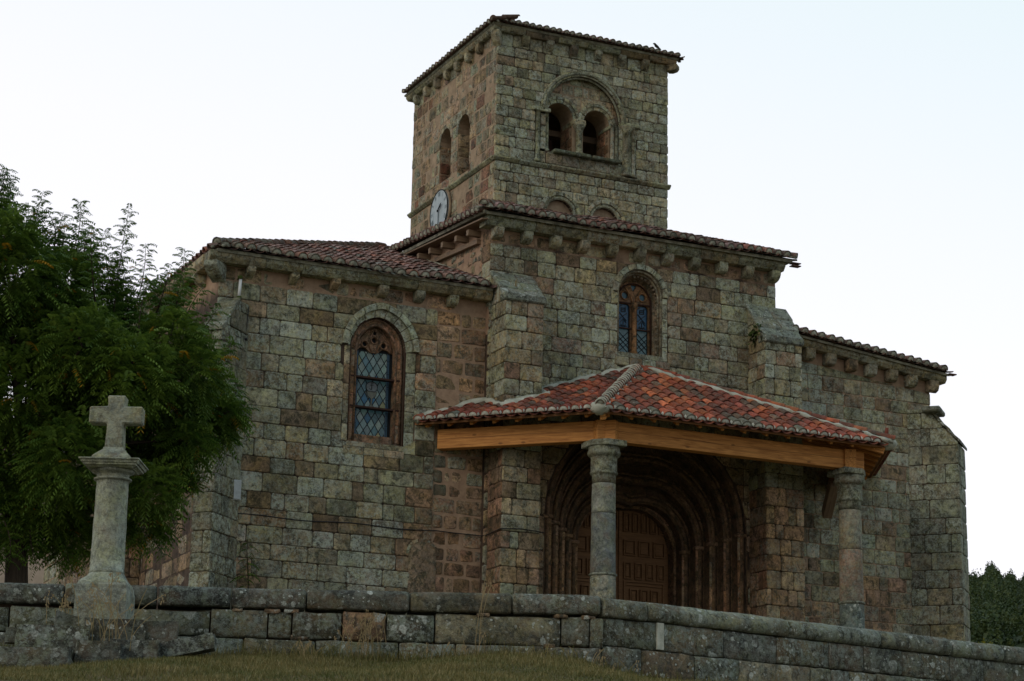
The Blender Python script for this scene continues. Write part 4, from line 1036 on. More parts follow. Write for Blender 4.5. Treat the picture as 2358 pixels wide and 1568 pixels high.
# ===== tower =====
TZ0, TZ1 = 15.6, 20.68
S_Z = 17.60
arc = (21.16, 1.10, 18.98, 1.10)
recess = arch_poly(21.16, .97, 18.98, .97, 18.02); big_t = arch_poly(21.16, 1.09, 18.98, 1.09, 18.02)
low1 = (20.58, .34, 16.56, .34); low2 = (21.73, .34, 16.54, .34)
hl1, hl2 = arch_poly(*low1, 15.9, 10), arch_poly(*low2, 15.9, 10)
tw = wall_slab('tower_wall', FT, [(XT0 + .005, TZ0), (XT1 - .005, TZ0), (XT1 - .005, TZ1 - .004), (XT0 + .005, TZ1 - .004)], [recess, hl1, hl2], .16, 'mortar_dark', church)
bl1, bl2 = arch_poly(20.58, .50, 16.56, .50, 15.8, 12), arch_poly(21.73, .50, 16.54, .50, 15.8, 12)
def low_skip(u, z): return z < 18.02 and 20.02 < u < 22.42 and z > 17.66
r1 = random.Random(81)
jambs = [(19.93, 17.70), (19.93, 18.98), (20.25, 18.98), (20.25, 17.70)], [(22.12, 17.70), (22.12, 18.98), (22.50, 18.98), (22.50, 17.70)]
ashlar(FT, XT0 + .005, XT1 - .005, 15.9, 17.58, (.21, .27), (.25, .46), tw, P_TF, [bl1, bl2], .010, .022, r=r1, edge_lap=.015)
ashlar(FT, XT0 + .005, XT1 - .005, 17.70, 20.66, (.215, .265), (.25, .46), tw, P_TF, [big_t] + list(jambs), .010, .022, r=r1, edge_lap=.015)
tl_h1 = arch_poly(43.785, .35, 18.90, .34, 17.80, 10); tl_h2 = arch_poly(44.85, .335, 18.90, .34, 17.95, 10)
twl = wall_slab('tower_wall', FTL, [(YT + .003, TZ0), (YT1, TZ0), (YT1, TZ1), (YT + .003, TZ1)], [tl_h1, tl_h2], .75, 'mortar_tan', church)
r1 = random.Random(82)
ashlar(FTL, YT + .02, YT1, 15.7, 17.58, (.24, .31), (.24, .5), twl, [((.16, .085, .06), 3, .05), ((.20, .185, .125), 2.5, .3), ((.22, .165, .115), 2, .1)], [], .024, .006, r=r1, jit=.008)
ashlar(FTL, YT + .02, YT1, 17.68, 20.66, (.25, .32), (.26, .46), twl, P_TL, [tl_h1, tl_h2], .022, .006, r=r1, jit=.008)
for fr_, th in ((FTR, .5),):
    b_ = wall_slab('tower_wall', fr_, [(YT + .003, TZ0), (YT1, TZ0), (YT1, TZ1), (YT + .003, TZ1)], [arch_poly(44.4, .4, 18.9, .4, 18.0, 10)], th, 'mortar_tan', church)
    ashlar(fr_, YT, YT1, 15.8, 20.7, (.25, .32), (.3, .5), b_, P_TF, [arch_poly(44.4, .4, 18.9, .4, 18.0, 10)], .015, .015, r=r1)
wall_slab('tower_wall', Fr((0, YT1 - .005, 0), (1, 0, 0), (0, 1, 0)), [(XT0 + .006, TZ0), (XT1 - .006, TZ0), (XT1 - .006, TZ1 - .006), (XT0 + .006, TZ1 - .006)], [], .5, 'mortar_tan', church)
box('floor', FT, XT0 + .1, XT1 - .1, 17.4, 17.5, -4.6, -.2, 'black', church)
# string course
def string(fr, u0, u1, z, parent, over=.075, holes=()):
    u = u0
    while u < u1 - .02:
        L = min(rng.uniform(.5, .9), u1 - u)
        if u1 - u - L < .25: L = u1 - u
        z_ = z + rng.uniform(-.006, .006)
        prof = [(-.05, -.04), (over * .3, -.04), (over, .02), (over, .055), (-.05, .075)]
        if not any(a < u + L / 2 < b for a, b in holes):
            prism('string_stone', [fr.p(u + .004, z_ + q, p) for p, q in prof], fr.u * (L - .008), 'stone', parent, pick([((.19, .185, .12), 1, .35)]), bevel=.008)
        u += L
string(FT, XT0 - .06, XT1 + .07, 17.63, church, .085)
string(FTL, YT - .02, YT1 + .05, 17.63, church, .085)
# belfry: recessed wall with two arches
FB = Fr((0, YT + .17, 0), (1, 0, 0), (0, -1, 0))
o1, o2 = arch_poly(20.62, .35, 18.93, .35, 18.02, 12), arch_poly(21.57, .335, 18.93, .33, 18.02, 12)
o1b, o2b = arch_poly(20.62, .50, 18.93, .50, 18.0, 12), arch_poly(21.57, .49, 18.93, .49, 18.0, 12)
bf = wall_slab('belfry_wall', FB, [(20.05, 17.7), (22.28, 17.7), (22.28, 20.15), (20.05, 20.15)], [o1, o2], .62, 'mortar_tan', church)
ashlar(FB, 20.1, 22.25, 18.95, 20.12, (.24, .30), (.26, .5), bf, [((.27, .21, .15), 2, .2), ((.24, .235, .17), 2, .4)], [o1b, o2b], .012, .012, r=random.Random(83))
for a in ((20.62, .35, 18.93, .35), (21.57, .335, 18.93, .335)):
    c, aa, s, h = a
    voussoirs(FB, a, (c, aa + .085, s, h + .085), 7, -.02, .035, bf, P_TF, name='arch_stone', sub=2)
    voussoirs(FB, (c, aa + .085, s, h + .085), (c, aa + .155, s, h + .155), 7, -.02, .055, bf, P_TF, name='hood_stone', sub=2)
voussoirs(FT, (21.16, .97, 18.98, .97), (21.16, 1.10, 18.98, 1.10), 13, -.14, .045, tw, P_TF, name='hood_stone', sub=2)
arch_tube('arch_roll', FT, 21.16, 1.035, 18.98, 1.035, .045, .035, 'stone', tw, None, GREY)
arch_tube('arch_roll', FT, 21.16, .955, 18.98, .955, -.05, .03, 'stone', tw, None, GREY)
# reveal stones of the openings
for (c, aa) in ((20.62, .35), (21.57, .335)):
    fr_ = Fr((c + aa, YT + .2, 0), (0, 1, 0), (-1, 0, 0))
    ashlar(fr_, 0, .56, 18.05, 18.9, (.2, .27), (.22, .34), bf, [((.25, .15, .095), 2, .0), ((.21, .14, .09), 2, .0)], [], .012, .006, r=random.Random(84))
# colonnettes with capitals
def colonnette(x, y, z0_, z1_, r_, parent=tw, cap=True):
    lathe('colonnette', (x, y, z0_), [(r_ * 1.5, 0), (r_ * 1.5, .05), (r_ * 1.15, .08), (r_, .1), (r_, z1_ - z0_ - (.16 if cap else 0)), (r_ * 1.2, z1_ - z0_ - (.15 if cap else 0))] + ([(r_ * 1.1, z1_ - z0_ - .13), (r_ * 1.9, z1_ - z0_ - .02), (r_ * 1.9, z1_ - z0_)] if cap else []), 'stone', parent, 12, pick(P_TF))
colonnette(21.10, YT + .10, 18.08, 18.80, .075)
colonnette(20.255, YT + .07, 18.02, 18.93, .05, cap=False); colonnette(21.94, YT + .07, 18.02, 18.93, .045, cap=False); colonnette(22.03, YT + .03, 18.02, 18.93, .04, cap=False)
colonnette(22.26, YT - .0, 17.72, 18.92, .095, cap=True); colonnette(22.44, YT - .01, 17.72, 18.95, .05, cap=False); colonnette(22.36, YT - .0, 17.72, 18.95, .04, cap=False)
colonnette(20.00, YT - .0, 17.72, 18.95, .055, cap=False)
box('jamb_stone', FT, 20.06, 20.20, 17.98, 18.93, -.14, .0, 'stone', tw, pick(P_TF)); box('jamb_stone', FT, 22.08, 22.18, 17.98, 18.93, -.14, .0, 'stone', tw, pick(P_TF))
for z_ in (17.72, 18.05, 18.33, 18.62):
    for a, b in ((20.065, 20.20), (22.12, 22.17), (22.49, 22.52)):
        make_stone('jamb_stone', FT, [(a, z_), (b, z_), (b, z_ + .27), (a, z_ + .27)], .015, .05, tw, pick(P_TF), 'stone')
for a, b, n_ in ((19.83, 20.30, .07), (22.10, 22.60, .07)): box('impost', FT, a, b, 18.93, 19.02, -.1, n_, 'stone', tw, pick(P_TF), .015)
box('impost', FB, 20.95, 21.26, 18.80, 18.94, -.5, .12, 'stone', tw, pick(P_TF), .02)
box('impost', FB, 20.16, 20.30, 18.86, 18.94, -.3, .1, 'stone', tw, pick(P_TF), .01)
box('impost', FB, 21.88, 22.12, 18.86, 18.95, -.5, .10, 'stone', tw, pick(P_TF), .01)
for a, b, z_ in ((20.36, 20.92, 17.97), (20.925, 21.30, 17.97), (21.34, 22.06, 17.965)): box('sill_stone', FT, a, b, z_, z_ + .085, -.55, .16, 'wallstone', tw, (.14, .16, .10, .3), .018)
for i, (a, b) in enumerate(((20.22, 20.62), (20.63, 21.05), (21.06, 21.45), (21.46, 21.85), (21.86, 22.10))): make_stone('apron_stone', FT, [(a, 17.72), (b, 17.72), (b, 17.96), (a, 17.96)], .03, .05, tw, pick([((.19, .165, .12), 1, .2)]), 'stone')
# bell and timber inside the belfry
bell = lathe('bell', (20.75, YT + 1.1, 18.35), [(.24, 0), (.22, .04), (.17, .16), (.14, .32), (.10, .40), (.03, .44)], 'iron', church, 16)
box('bell_beam', Fr((0, YT + 1.1, 0), (1, 0, 0), (0, -1, 0)), 19.5, 22.9, 18.80, 18.94, -.08, .08, 'wood_old', church)
# blind arches under the string course
for (c, aa, s, h), nm in ((low1, 0), (low2, 1)):
    fb2 = Fr((0, YT + .09, 0), (1, 0, 0), (0, -1, 0))
    mk('blocked_arch', [fb2.p(*p) for p in arch_poly(c, aa + .02, s, h + .02, 15.8, 12)], [tuple(range(15))[::-1]], 'mortar_tan', church)
    voussoirs(FT, (c, aa, s, h), (c, aa + .10, s, h + .10), 7, -.08, .03, tw, P_TF, name='arch_stone', sub=2)
    voussoirs(FT, (c, aa + .10, s, h + .10), (c, aa + .18, s, h + .18), 7, -.02, .055, tw, P_TF, name='hood_stone', sub=2)
    arch_tube('arch_roll', FT, c, aa + .03, s, h + .03, .02, .03, 'stone', tw, None, GREY)
# side windows of the tower: arch stones, jamb stones inside
for (c, aa, z0_) in ((43.785, .35, 17.80), (44.85, .335, 17.95)):
    voussoirs(FTL, (c, aa, 18.90, .34), (c, aa + .11, 18.90, .45), 5, -.02, .016, twl, P_TL, name='arch_stone', sub=2)
    fr_ = Fr((XT0 + .02, c + aa - .005, 0), (1, 0, 0), (0, -1, 0))
    ashlar(fr_, 0, .6, z0_, 18.9, (.24, .3), (.28, .5), twl, [((.24, .18, .12), 3, .15), ((.15, .075, .055), 1, .05), ((.2, .19, .13), 1, .2)], [], .02, .006, r=random.Random(int(c)))
# cornice, corbels, roof
cornice_run(FT, XT0 - .17, XT1 + .17, 20.64, .16, .17, (.6, .95), church)
cornice_run(FTL, YT - .05, YT1 + .17, 20.64, .16, .17, (.8, 1.1), church)
for i in range(6): corbel(FT, 19.62 + .62 * i, 20.64, .18, .15, .27, 1, color=pick([((.15, .135, .095), 1, .25)]))
corbel(Fr((XT0, YT, 0), (.7071, -.7071, 0), (-.7071, -.7071, 0)), 0, 20.64, .20, .20, .34, 1); corbel(Fr((XT1, YT, 0), (.7071, .7071, 0), (.7071, -.7071, 0)), 0, 20.64, .22, .26, .17, 2)
for i in range(7): corbel(FTL, 42.85 + .62 * i, 20.64, .17, .15, .23, 2)
tt3 = R(16); EZ = 20.80
roott = flat('tower_roof', [(XT0 - .20, YT - .20, EZ), (XT1 + .20, YT - .20, EZ), ((XT0 + XT1) / 2, (YT + YT1) / 2, EZ + .9)], 'plug', church, .05)
cxm, cym = (XT0 + XT1) / 2, (YT + YT1) / 2
for a, b in (((XT1 + .20, YT - .20), (XT1 + .20, YT1 + .20)), ((XT1 + .20, YT1 + .20), (XT0 - .20, YT1 + .20)), ((XT0 - .20, YT1 + .20), (XT0 - .20, YT - .20))):
    flat('tower_roof', [(*a, EZ), (*b, EZ), (cxm, cym, EZ + .9)], 'plug', church, .05)
roof_plane(roott, Vector((XT0 - .20, YT - .25, EZ + .0)), (1, 0, 0), (0, math.cos(tt3), math.sin(tt3)), 4.8, 2, lambda s, t: t < s + .2, .172, .3, PAL_DARK, r=random.Random(85), h=.075)
roof_plane(roott, Vector((XT0 - .24, YT1 + .2, EZ)), (0, -1, 0), (math.cos(tt3), 0, math.sin(tt3)), 5.3, 2, lambda s, t: True, .185, .3, PAL_DARK, r=random.Random(86), h=.075, nm='verge_tile')
ridge_tiles(roott, (XT0 - .22, YT - .22, EZ - .03), (XT0 + .12, YT + .12, EZ + .07), .2, PAL_DARK, mort=False, bed=.03)
for k in range(5):
    d = Vector((1, rng.uniform(-.5, .2), rng.uniform(-.1, .4))).normalized(); p = Vector((XT1 + .22, YT - .2 + .03 * k, EZ + .02 - .04 * (k % 3)))
    tube('broken_tile', [p, p + d * rng.uniform(.06, .12)], .024, 'tile', roott, 5, (.12, .06, .05, .2))
wall_slab('ceiling', Fr((0, YT - .13, 0), (1, 0, 0), (0, -1, 0)), [(XT0 - .16, 20.70), (XT1 + .16, 20.70), (XT1 + .16, 20.76), (XT0 - .16, 20.76)], [], 5.1, 'wood_old', church)

# clock on the tower
clk = root('wall_clock', (XT0 - .03, 44.93, 17.2), 'round weathered pale blue clock face on the bell tower side wall', 'clock')
FK = Fr((XT0 - .045, 44.93, 17.20), (0, 1, 0), (-1, 0, 0))
cir = lambda r_, n=36: [(r_ * math.cos(2 * math.pi * k / n), r_ * math.sin(2 * math.pi * k / n)) for k in range(n)]
prism('clock_surround', [FK.p(x * 1.03, z, -.02) for x, z in cir(.57, 20)], FK.n * .035, 'mortar_tan', clk)
prism('clock_face', [FK.p(x, z, .0) for x, z in cir(.51)], FK.n * .05, 'clock', clk)
tube('clock_rim', [FK.p(x, z, .05) for x, z in cir(.51)] + [FK.p(.51, 0, .05)], .014, 'lead', clk, 6)
NUM = ['XII', 'I', 'II', 'III', 'IIII', 'V', 'VI', 'VII', 'VIII', 'IX', 'X', 'XI']
for i, tx in enumerate(NUM):
    a = -2 * math.pi * i / 12 + math.pi / 2; rad = Vector((math.cos(a), math.sin(a))); tan = Vector((rad.y, -rad.x)); tan = Vector((-tan.x, -tan.y)) if False else tan
    sgn = -1  # seen from outside the wall runs right to left
    rad = Vector((-rad.x, rad.y)); tan = Vector((-tan.x, tan.y))
    V, F = [], []
    def stroke(p, q):
        p = Vector(p); q = Vector(q); d = (q - p).normalized(); s = Vector((-d.y, d.x)) * .007; k = len(V)
        for x in (p - s, p + s, q + s, q - s): V.append(FK.p(x.x, x.y, .054))
        F.append((k, k + 1, k + 2, k + 3))
    wch = {'I': .022, 'V': .045, 'X': .05}; tot = sum(wch[c] for c in tx) + .006 * (len(tx) - 1); pos_ = -tot / 2
    for ch in tx:
        w_ = wch[ch]; m_ = pos_ + w_ / 2; P_ = lambda s, r_: rad * r_ + tan * s
        if ch == 'I': stroke(P_(m_, .36), P_(m_, .47))
        if ch == 'V': stroke(P_(m_ - .018, .47), P_(m_, .36)); stroke(P_(m_ + .018, .47), P_(m_, .36))
        if ch == 'X': stroke(P_(m_ - .018, .47), P_(m_ + .018, .36)); stroke(P_(m_ + .018, .47), P_(m_ - .018, .36))
        pos_ += w_ + .006
    mk('numeral', V, F, 'numeral', clk)
prism('clock_hand', [FK.p(*p, .062) for p in ((.015, 0), (-.015, 0), (-.012, -.34), (0, -.40), (.012, -.34))], FK.n * .01, 'numeral', clk)
prism('clock_hand', [FK.p(*p, .075) for p in ((.02, .02), (.02, -.02), (-.16, .08), (-.20, .15), (-.12, .13))], FK.n * .01, 'lead', clk)
prism('clock_boss', [FK.p(x, z, .07) for x, z in cir(.03, 10)], FK.n * .025, 'lead', clk)

# ===== portal =====
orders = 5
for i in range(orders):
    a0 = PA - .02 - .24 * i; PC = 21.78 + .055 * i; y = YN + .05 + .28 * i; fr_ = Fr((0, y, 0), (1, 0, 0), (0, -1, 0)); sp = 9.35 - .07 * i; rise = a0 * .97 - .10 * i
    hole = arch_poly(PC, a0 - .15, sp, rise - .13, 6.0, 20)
    o = wall_slab('portal_order', fr_, arch_poly(PC, a0 + .35, sp, rise + .35, 5.9, 20), [hole], .26, 'carved', church); o.color = (.13, .08, .05, .02)  # arch rings darkened in colour for the porch's shade, jamb stones kept lighter
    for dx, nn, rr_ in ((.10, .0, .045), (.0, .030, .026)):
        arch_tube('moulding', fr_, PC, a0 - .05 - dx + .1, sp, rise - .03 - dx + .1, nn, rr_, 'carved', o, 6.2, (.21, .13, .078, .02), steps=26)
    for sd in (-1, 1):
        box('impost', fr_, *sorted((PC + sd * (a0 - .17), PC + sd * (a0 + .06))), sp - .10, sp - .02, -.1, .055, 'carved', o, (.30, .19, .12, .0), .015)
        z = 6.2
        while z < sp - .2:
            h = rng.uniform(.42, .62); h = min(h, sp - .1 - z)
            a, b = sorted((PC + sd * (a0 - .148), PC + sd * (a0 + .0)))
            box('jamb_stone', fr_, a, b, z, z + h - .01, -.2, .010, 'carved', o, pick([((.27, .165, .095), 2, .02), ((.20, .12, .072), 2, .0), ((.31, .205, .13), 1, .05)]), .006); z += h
# inner door arch wall
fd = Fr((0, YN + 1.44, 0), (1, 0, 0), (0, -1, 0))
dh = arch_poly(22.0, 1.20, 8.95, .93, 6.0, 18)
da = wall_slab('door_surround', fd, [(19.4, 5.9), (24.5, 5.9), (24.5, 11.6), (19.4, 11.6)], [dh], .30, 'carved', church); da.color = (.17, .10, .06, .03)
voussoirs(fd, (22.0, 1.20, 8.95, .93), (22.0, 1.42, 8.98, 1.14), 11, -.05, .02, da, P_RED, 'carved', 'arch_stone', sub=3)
arch_tube('moulding', fd, 22.0, 1.24, 8.95, .97, .02, .035, 'carved', da, 6.2, (.27, .165, .10, .02))
corb = prism('carved_corbel', [fd.p(21.65, 10.75, .0), fd.p(21.65, 10.75, .3), fd.p(21.65, 10.60, .3), fd.p(21.65, 10.25, .0)], Vector((.55, 0, 0)), 'carved', church, (.24, .17, .11, .1), .03)
# door leaves
fl_ = Fr((0, YN + 1.66, 0), (1, 0, 0), (0, -1, 0))
door = box('door', fl_, 20.78, 21.985, 6.2, 10.0, -.08, 0, 'door', church); door2 = box('door', fl_, 21.995, 23.22, 6.2, 10.0, -.08, 0, 'door', church)
def panel(parent, a, b, z0_, z1_, n=.0):
    box('panel', fl_, a + .02, b - .02, z0_ + .02, z1_ - .02, 0.004, .045, 'door', parent, bevel=.018)
    bw = .022
    for q in ((a - bw, a, z0_ - bw, z1_ + bw), (b, b + bw, z0_ - bw, z1_ + bw), (a, b, z0_ - bw, z0_), (a, b, z1_, z1_ + bw)): box('panel_frame', fl_, *q, .002, .055, 'door', parent)
for par, x0, x1 in ((door, 20.86, 21.95), (door2, 22.04, 23.14)):
    W_ = x1 - x0
    for zz, n_, h_ in ((7.15, 3, .26), (8.42, 4, .32), (8.93, 3, .30), (9.45, 5, .38)):
        for i in range(n_):
            c = x0 + W_ * (i + .5) / n_; w_ = W_ / n_ * (.25 if n_ != 3 else .33)
            panel(par, c - w_, c + w_, zz, zz + h_)
    for i in range(3):
        c = x0 + .16 + (W_ - .32) * (i + .5) / 3; panel(par, c - .075, c + .075, 7.90, 8.16)
    for q in ((x0 + .08, x1 - .08, 8.26, 8.30), (x0 + .05, x1 - .05, 8.33, 8.36), (x0 + .05, x0 + .09, 7.6, 8.33), (x1 - .09, x1 - .05, 7.6, 8.33)): box('panel_frame', fl_, *q, .002, .04, 'door', par)
box('door_strip', fl_, 21.96, 22.03, 6.2, 9.95, .0, .045, 'door', church)
# porch floor
flat('porch_floor', [(16, 36.6, 6.24), (28, 36.6, 6.24), (28, 40, 6.24), (16, 40, 6.24)], 'carved', church, .25, (.2, .17, .13, .2))

# ===== porch =====
porch = root('porch', (22, 38, 6.24), 'timber porch with red clay tiled hipped roof on two stone columns', 'porch')
W0 = Vector((16.45, 40.12, 10.97)); L0 = Vector((19.13, 37.03, 10.93)); R0 = Vector((25.90, 37.03, 10.93)); E0 = Vector((27.45, 40.0, 10.93)); AP = Vector((21.56, 39.98, 12.63))
def tri_roof(A, B, P, w, expo, pal, seed, eave_pal=None, yl=39.95, keepf=None):
    U = (B - A).normalized(); N_ = U.cross(P - A).normalized()
    if N_.z < 0: N_ = -N_
    S = N_.cross(U).normalized()
    if S.z < 0: S = -S
    L = (B - A).length; ps, pt = (P - A).dot(U), (P - A).dot(S)
    def keep(s, t):
        if t < 0 or t > pt: return False
        lo = ps * t / pt; hi = L + (ps - L) * t / pt
        q = A + U * s + S * t
        if 18.0 < q.x < 19.05 and q.y > 39.28: return False
        return lo + .0 < s < hi - .0
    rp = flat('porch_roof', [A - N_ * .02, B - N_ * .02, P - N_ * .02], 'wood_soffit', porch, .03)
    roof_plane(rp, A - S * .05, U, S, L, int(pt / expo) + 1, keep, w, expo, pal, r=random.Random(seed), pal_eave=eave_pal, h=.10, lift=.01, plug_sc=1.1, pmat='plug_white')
    return rp, U, S, N_
EV = [((.26, .065, .042), 3, .15), ((.12, .125, .10), 1.2, .5), ((.33, .09, .05), 2, .1)]
rl, Ul, Sl, Nl = tri_roof(W0, L0, AP, .245, .27, PAL_RED, 91, EV)
rf, Uf, Sf, Nf = tri_roof(L0, R0, AP, .262, .285, PAL_RED, 92, EV)
rr_, Ur, Sr, Nr = tri_roof(R0, E0, AP, .25, .285, PAL_RED, 93, EV)
ridge_tiles(rf, L0 + Vector((-.05, -.05, .02)), AP + Vector((-.02, -.02, .02)), .20, PAL_RED, mort=True, h=.10, expo=.17, nm='hip_tile')
ridge_tiles(rf, R0 + Vector((.05, -.05, .02)), AP, .20, PAL_RED, mort=False, h=.10, expo=.3, nm='hip_tile')
hv = (AP - R0).normalized()
tube('mortar_bed', [R0 + hv * (i * .12) + Vector((-.10, -.10, .07 + rng.uniform(-.015, .015))) for i in range(int((AP - R0).length / .12))], .05, 'fillet', rf, 6, jit=.5)
for c_ in (L0, R0):  # mortar lump with an upturned tile at each hip foot
    V, F = sphere(.17, 12, 8); V = [(c_.x + v[0] * 1.2 * (1 + rng.uniform(-.15, .15)), c_.y + .08 + v[1] * 1.1, c_.z + .05 + v[2] * .8 * (1 + rng.uniform(-.15, .15))) for v in V]
    mk('mortar_lump', V, F, 'fillet', rf, smooth=True)
    tube('upturned_tile', [c_ + Vector((.05, .2, .2)), c_ + Vector((.03, .12, .40))], [.05, .035], 'tile', rf, 8, (.28, .06, .035, .05))
# pale fillet against the wall
def on_left(x, y): # height of the left plane
    return W0.z - ((x - W0.x) * Nl.x + (y - W0.y) * Nl.y) / Nl.z
fp = []
for a, b, n_ in (((16.45, 40.10), (18.0, 40.10), 10), ((18.02, 40.0), (18.02, 39.26), 5), ((18.1, 39.25), (19.02, 39.25), 7), ((19.05, 39.3), (19.05, 39.93), 5), ((19.1, 39.95), (21.45, 39.95), 16)):
    for i in range(n_ + 1):
        x = a[0] + (b[0] - a[0]) * i / n_; y = a[1] + (b[1] - a[1]) * i / n_; fp.append(Vector((x, y, on_left(x, y) + .07 + rng.uniform(-.015, .015))))
tube('roof_fillet', fp, .095, 'fillet', porch, 7, jit=.4)
# beams
def beam(name, a, b, w, h, mat='wood', parent=porch, ext=(0, 0)):
    a, b = Vector(a), Vector(b); d = (b - a).normalized(); a = a - d * ext[0]; b = b + d * ext[1]; L = (b - a).length
    Y = Vector((0, 0, 1)).cross(d).normalized(); Z = d.cross(Y)
    bm = bmesh.new(); bmesh.ops.create_cube(bm, size=1); bmesh.ops.scale(bm, vec=(L, w, h), verts=bm.verts); bmesh.ops.bevel(bm, geom=list(bm.edges), offset=.008, segments=1, affect='EDGES')
    me = bpy.data.meshes.new(name); bm.to_mesh(me); bm.free(); me.materials.append(M[mat]); c = (a + b) / 2
    return inst(name, me, Matrix(((d.x, Y.x, Z.x, c.x), (d.y, Y.y, Z.y, c.y), (d.z, Y.z, Z.z, c.z), (0, 0, 0, 1))), parent)
C1 = Vector((19.50, 37.62, 0)); C2 = Vector((25.28, 37.62, 0)); BZ = 10.44; BH = .40
beam('beam', (C1.x, C1.y, BZ + BH / 2), (C2.x, C2.y, BZ + BH / 2), .24, BH, ext=(.22, .30))
beam('beam', (17.0, 40.1, BZ + BH / 2 + .002), (C1.x, C1.y, BZ + BH / 2 + .002), .235, BH, ext=(0, .27))
beam('beam', (26.45, 40.0, BZ + BH / 2 + .003), (C2.x, C2.y, BZ + BH / 2 + .003), .235, BH, ext=(0, .25))
# rafters and fascia under each roof plane
for (A, B, U, S, N_, sp_) in ((W0, L0, Ul, Sl, Nl, .50), (L0, R0, Uf, Sf, Nf, .52), (R0, E0, Ur, Sr, Nr, .5)):
    L = (B - A).length; ps, pt = (AP - A).dot(U), (AP - A).dot(S); k = .22
    while k < L - .1:
        tmax = pt * min(k / max(ps, .01), (L - k) / max(L - ps, .01)) if ps > 0 else pt * (L - k) / (L - ps)
        tmax = max(.35, min(tmax, pt) - .1)
        beam('rafter', A + U * k + S * .07 - N_ * .10, A + U * k + S * tmax - N_ * .10, .07, .10, 'wood')
        k += sp_
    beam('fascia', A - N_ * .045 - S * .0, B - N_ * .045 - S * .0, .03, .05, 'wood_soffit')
for c_, d_ in ((L0, (AP - L0)), (R0, (AP - R0))): beam('hip_rafter', c_ + d_.normalized() * .12 - Vector((0, 0, .16)), c_ + d_ * .9 - Vector((0, 0, .16)), .11, .14, 'wood')
beam('brace', (26.0, 39.6, 9.85), (25.75, 38.9, 10.42), .2, .24, 'wood_old')
# columns
def column(c, cols, lab):
    x, y = c.x, c.y; zb = 6.24
    prof = [(.36, 0), (.36, .14), (.30, .20), (.32, .26), (.25, .32), (.235, .36)]
    col = mk('column', *box_verts(Fr((x, y, 0), (1, 0, 0), (0, -1, 0)), -.38, .38, zb, zb + .12, -.38, .38), 'stone', porch, (.2, .2, .15, .4))
    lathe('column_base', (x, y, zb + .12), prof, 'stone', col, 28, (.2, .2, .15, .4))
    zs = [6.72] + cols + [9.58]
    for i in range(len(zs) - 1):
        a, b = zs[i] + .004, zs[i + 1] - .004; r0 = .262 - (a - 6.7) * .010; r1 = .262 - (b - 6.7) * .010
        pal = [((.18, .195, .17), 2, .5), ((.21, .215, .165), 2, .4)]
        if lab and i == 1: pal = [((.22, .15, .11), 1, .15)]
        if (not lab and i == 1) or (lab and i == 0): pal = [((.11, .14, .14), 1, .5)]
        lathe('column_drum', (x, y, 0), [(r0 - .008, a), (r0, a + .008)] + [(r0 + (r1 - r0) * k / 6 + rng.uniform(-.002, .002), a + .008 + (b - a - .016) * k / 6) for k in range(1, 6)] + [(r1, b - .008), (r1 - .008, b)], 'crossstone' if i else 'wallstone', col, 28, pick(pal))
    for zr in (cols[0] + .02,): lathe('column_ring', (x, y, zr), [(.25, -.03), (.275, -.015), (.28, 0), (.275, .015), (.25, .03)], 'stone', col, 28, (.17, .18, .15, .5))
    lathe('capital', (x, y, 9.585), [(.236, 0), (.236, .15), (.24, .165), (.272, .18), (.28, .20), (.272, .22), (.262, .235), (.262, .50), (.268, .52), (.30, .535), (.325, .565), (.335, .60), (.325, .635), (.315, .65), (.315, .725)], 'stone', col, 32, (.17, .18, .135, .35))
    a = .34; pts = [(-a, a), (-a, -.12), (-.10, -a - .03), (a, -a), (a, a)] if not lab else [(-a, a), (-a, -a), (.12, -a - .0), (a, -.10), (a, a)]
    prism('abacus', [Vector((x + px_, y + py_, 10.312)) for px_, py_ in pts], Vector((0, 0, .12)), 'stone', col, (.20, .215, .165, .45), .012)
column(C1, [7.75, 8.98], 0)
column(C2, [7.62, 8.75], 1)

# ------------------------------------------------------------------ fittings on the church
cab = root('wall_cable', (12.72, 40.08, 9.4), 'thin black cable running down the chapel wall to the white box', 'cable')
tube('cable', [(12.80, 40.08, 12.9), (12.76, 40.07, 12.3), (12.73, 40.07, 11.4), (12.73, 40.07, 10.4), (12.74, 40.06, 9.42)], .010, 'cable', cab, 5)
tube('clamp', [(12.66, 40.08, 12.22), (12.78, 40.02, 12.22)], .03, 'cable', cab, 6)
tube('branch_cable', [(12.74, 40.06, 12.21), (12.5, 39.8, 12.2), (11.6, 39.4, 12.17)], .008, 'cable', cab, 5)
tg = tube('tangled_cable', [(12.56 + .37 * i, 40.115 - .0, 8.735 + .02 * math.sin(i * 1.1) + .003 * i) for i in range(13)] + [(17.3, 40.11, 8.77), (17.98, 40.10, 8.76), (18.03, 39.9, 8.76), (18.03, 39.27, 8.80), (18.5, 39.26, 8.83), (19.0, 39.26, 8.80)], .011, 'cable', None, 5)
tg['label'] = 'thin twisted cable strung level across the lower chapel wall stones'; tg['category'] = 'cable'
bxr = root('meter_box', (12.66, 40.02, 9.17), 'small white weathered electrical box on the chapel corner', 'electrical box')
FX = Fr((0, 39.98, 0), (1, 0, 0), (0, -1, 0))
box('box_body', FX, 12.56, 12.80, 8.98, 9.38, -.14, 0.02, 'box', bxr, bevel=.01); box('box_lid', FX, 12.575, 12.785, 9.0, 9.36, .022, .035, 'box', bxr, bevel=.006)
box('box_strip', FX, 12.62, 12.632, 9.0, 9.36, .036, .045, 'lead', bxr); tube('loose_wire', [(12.6, 39.97, 8.98), (12.58, 39.97, 8.85), (12.57, 39.98, 8.72)], .006, 'ceramic', bxr, 4)
ins = root('insulator', (12.55, 40.0, 13.2), 'white tube bracket on the wall below the chapel roof corner', 'insulator')
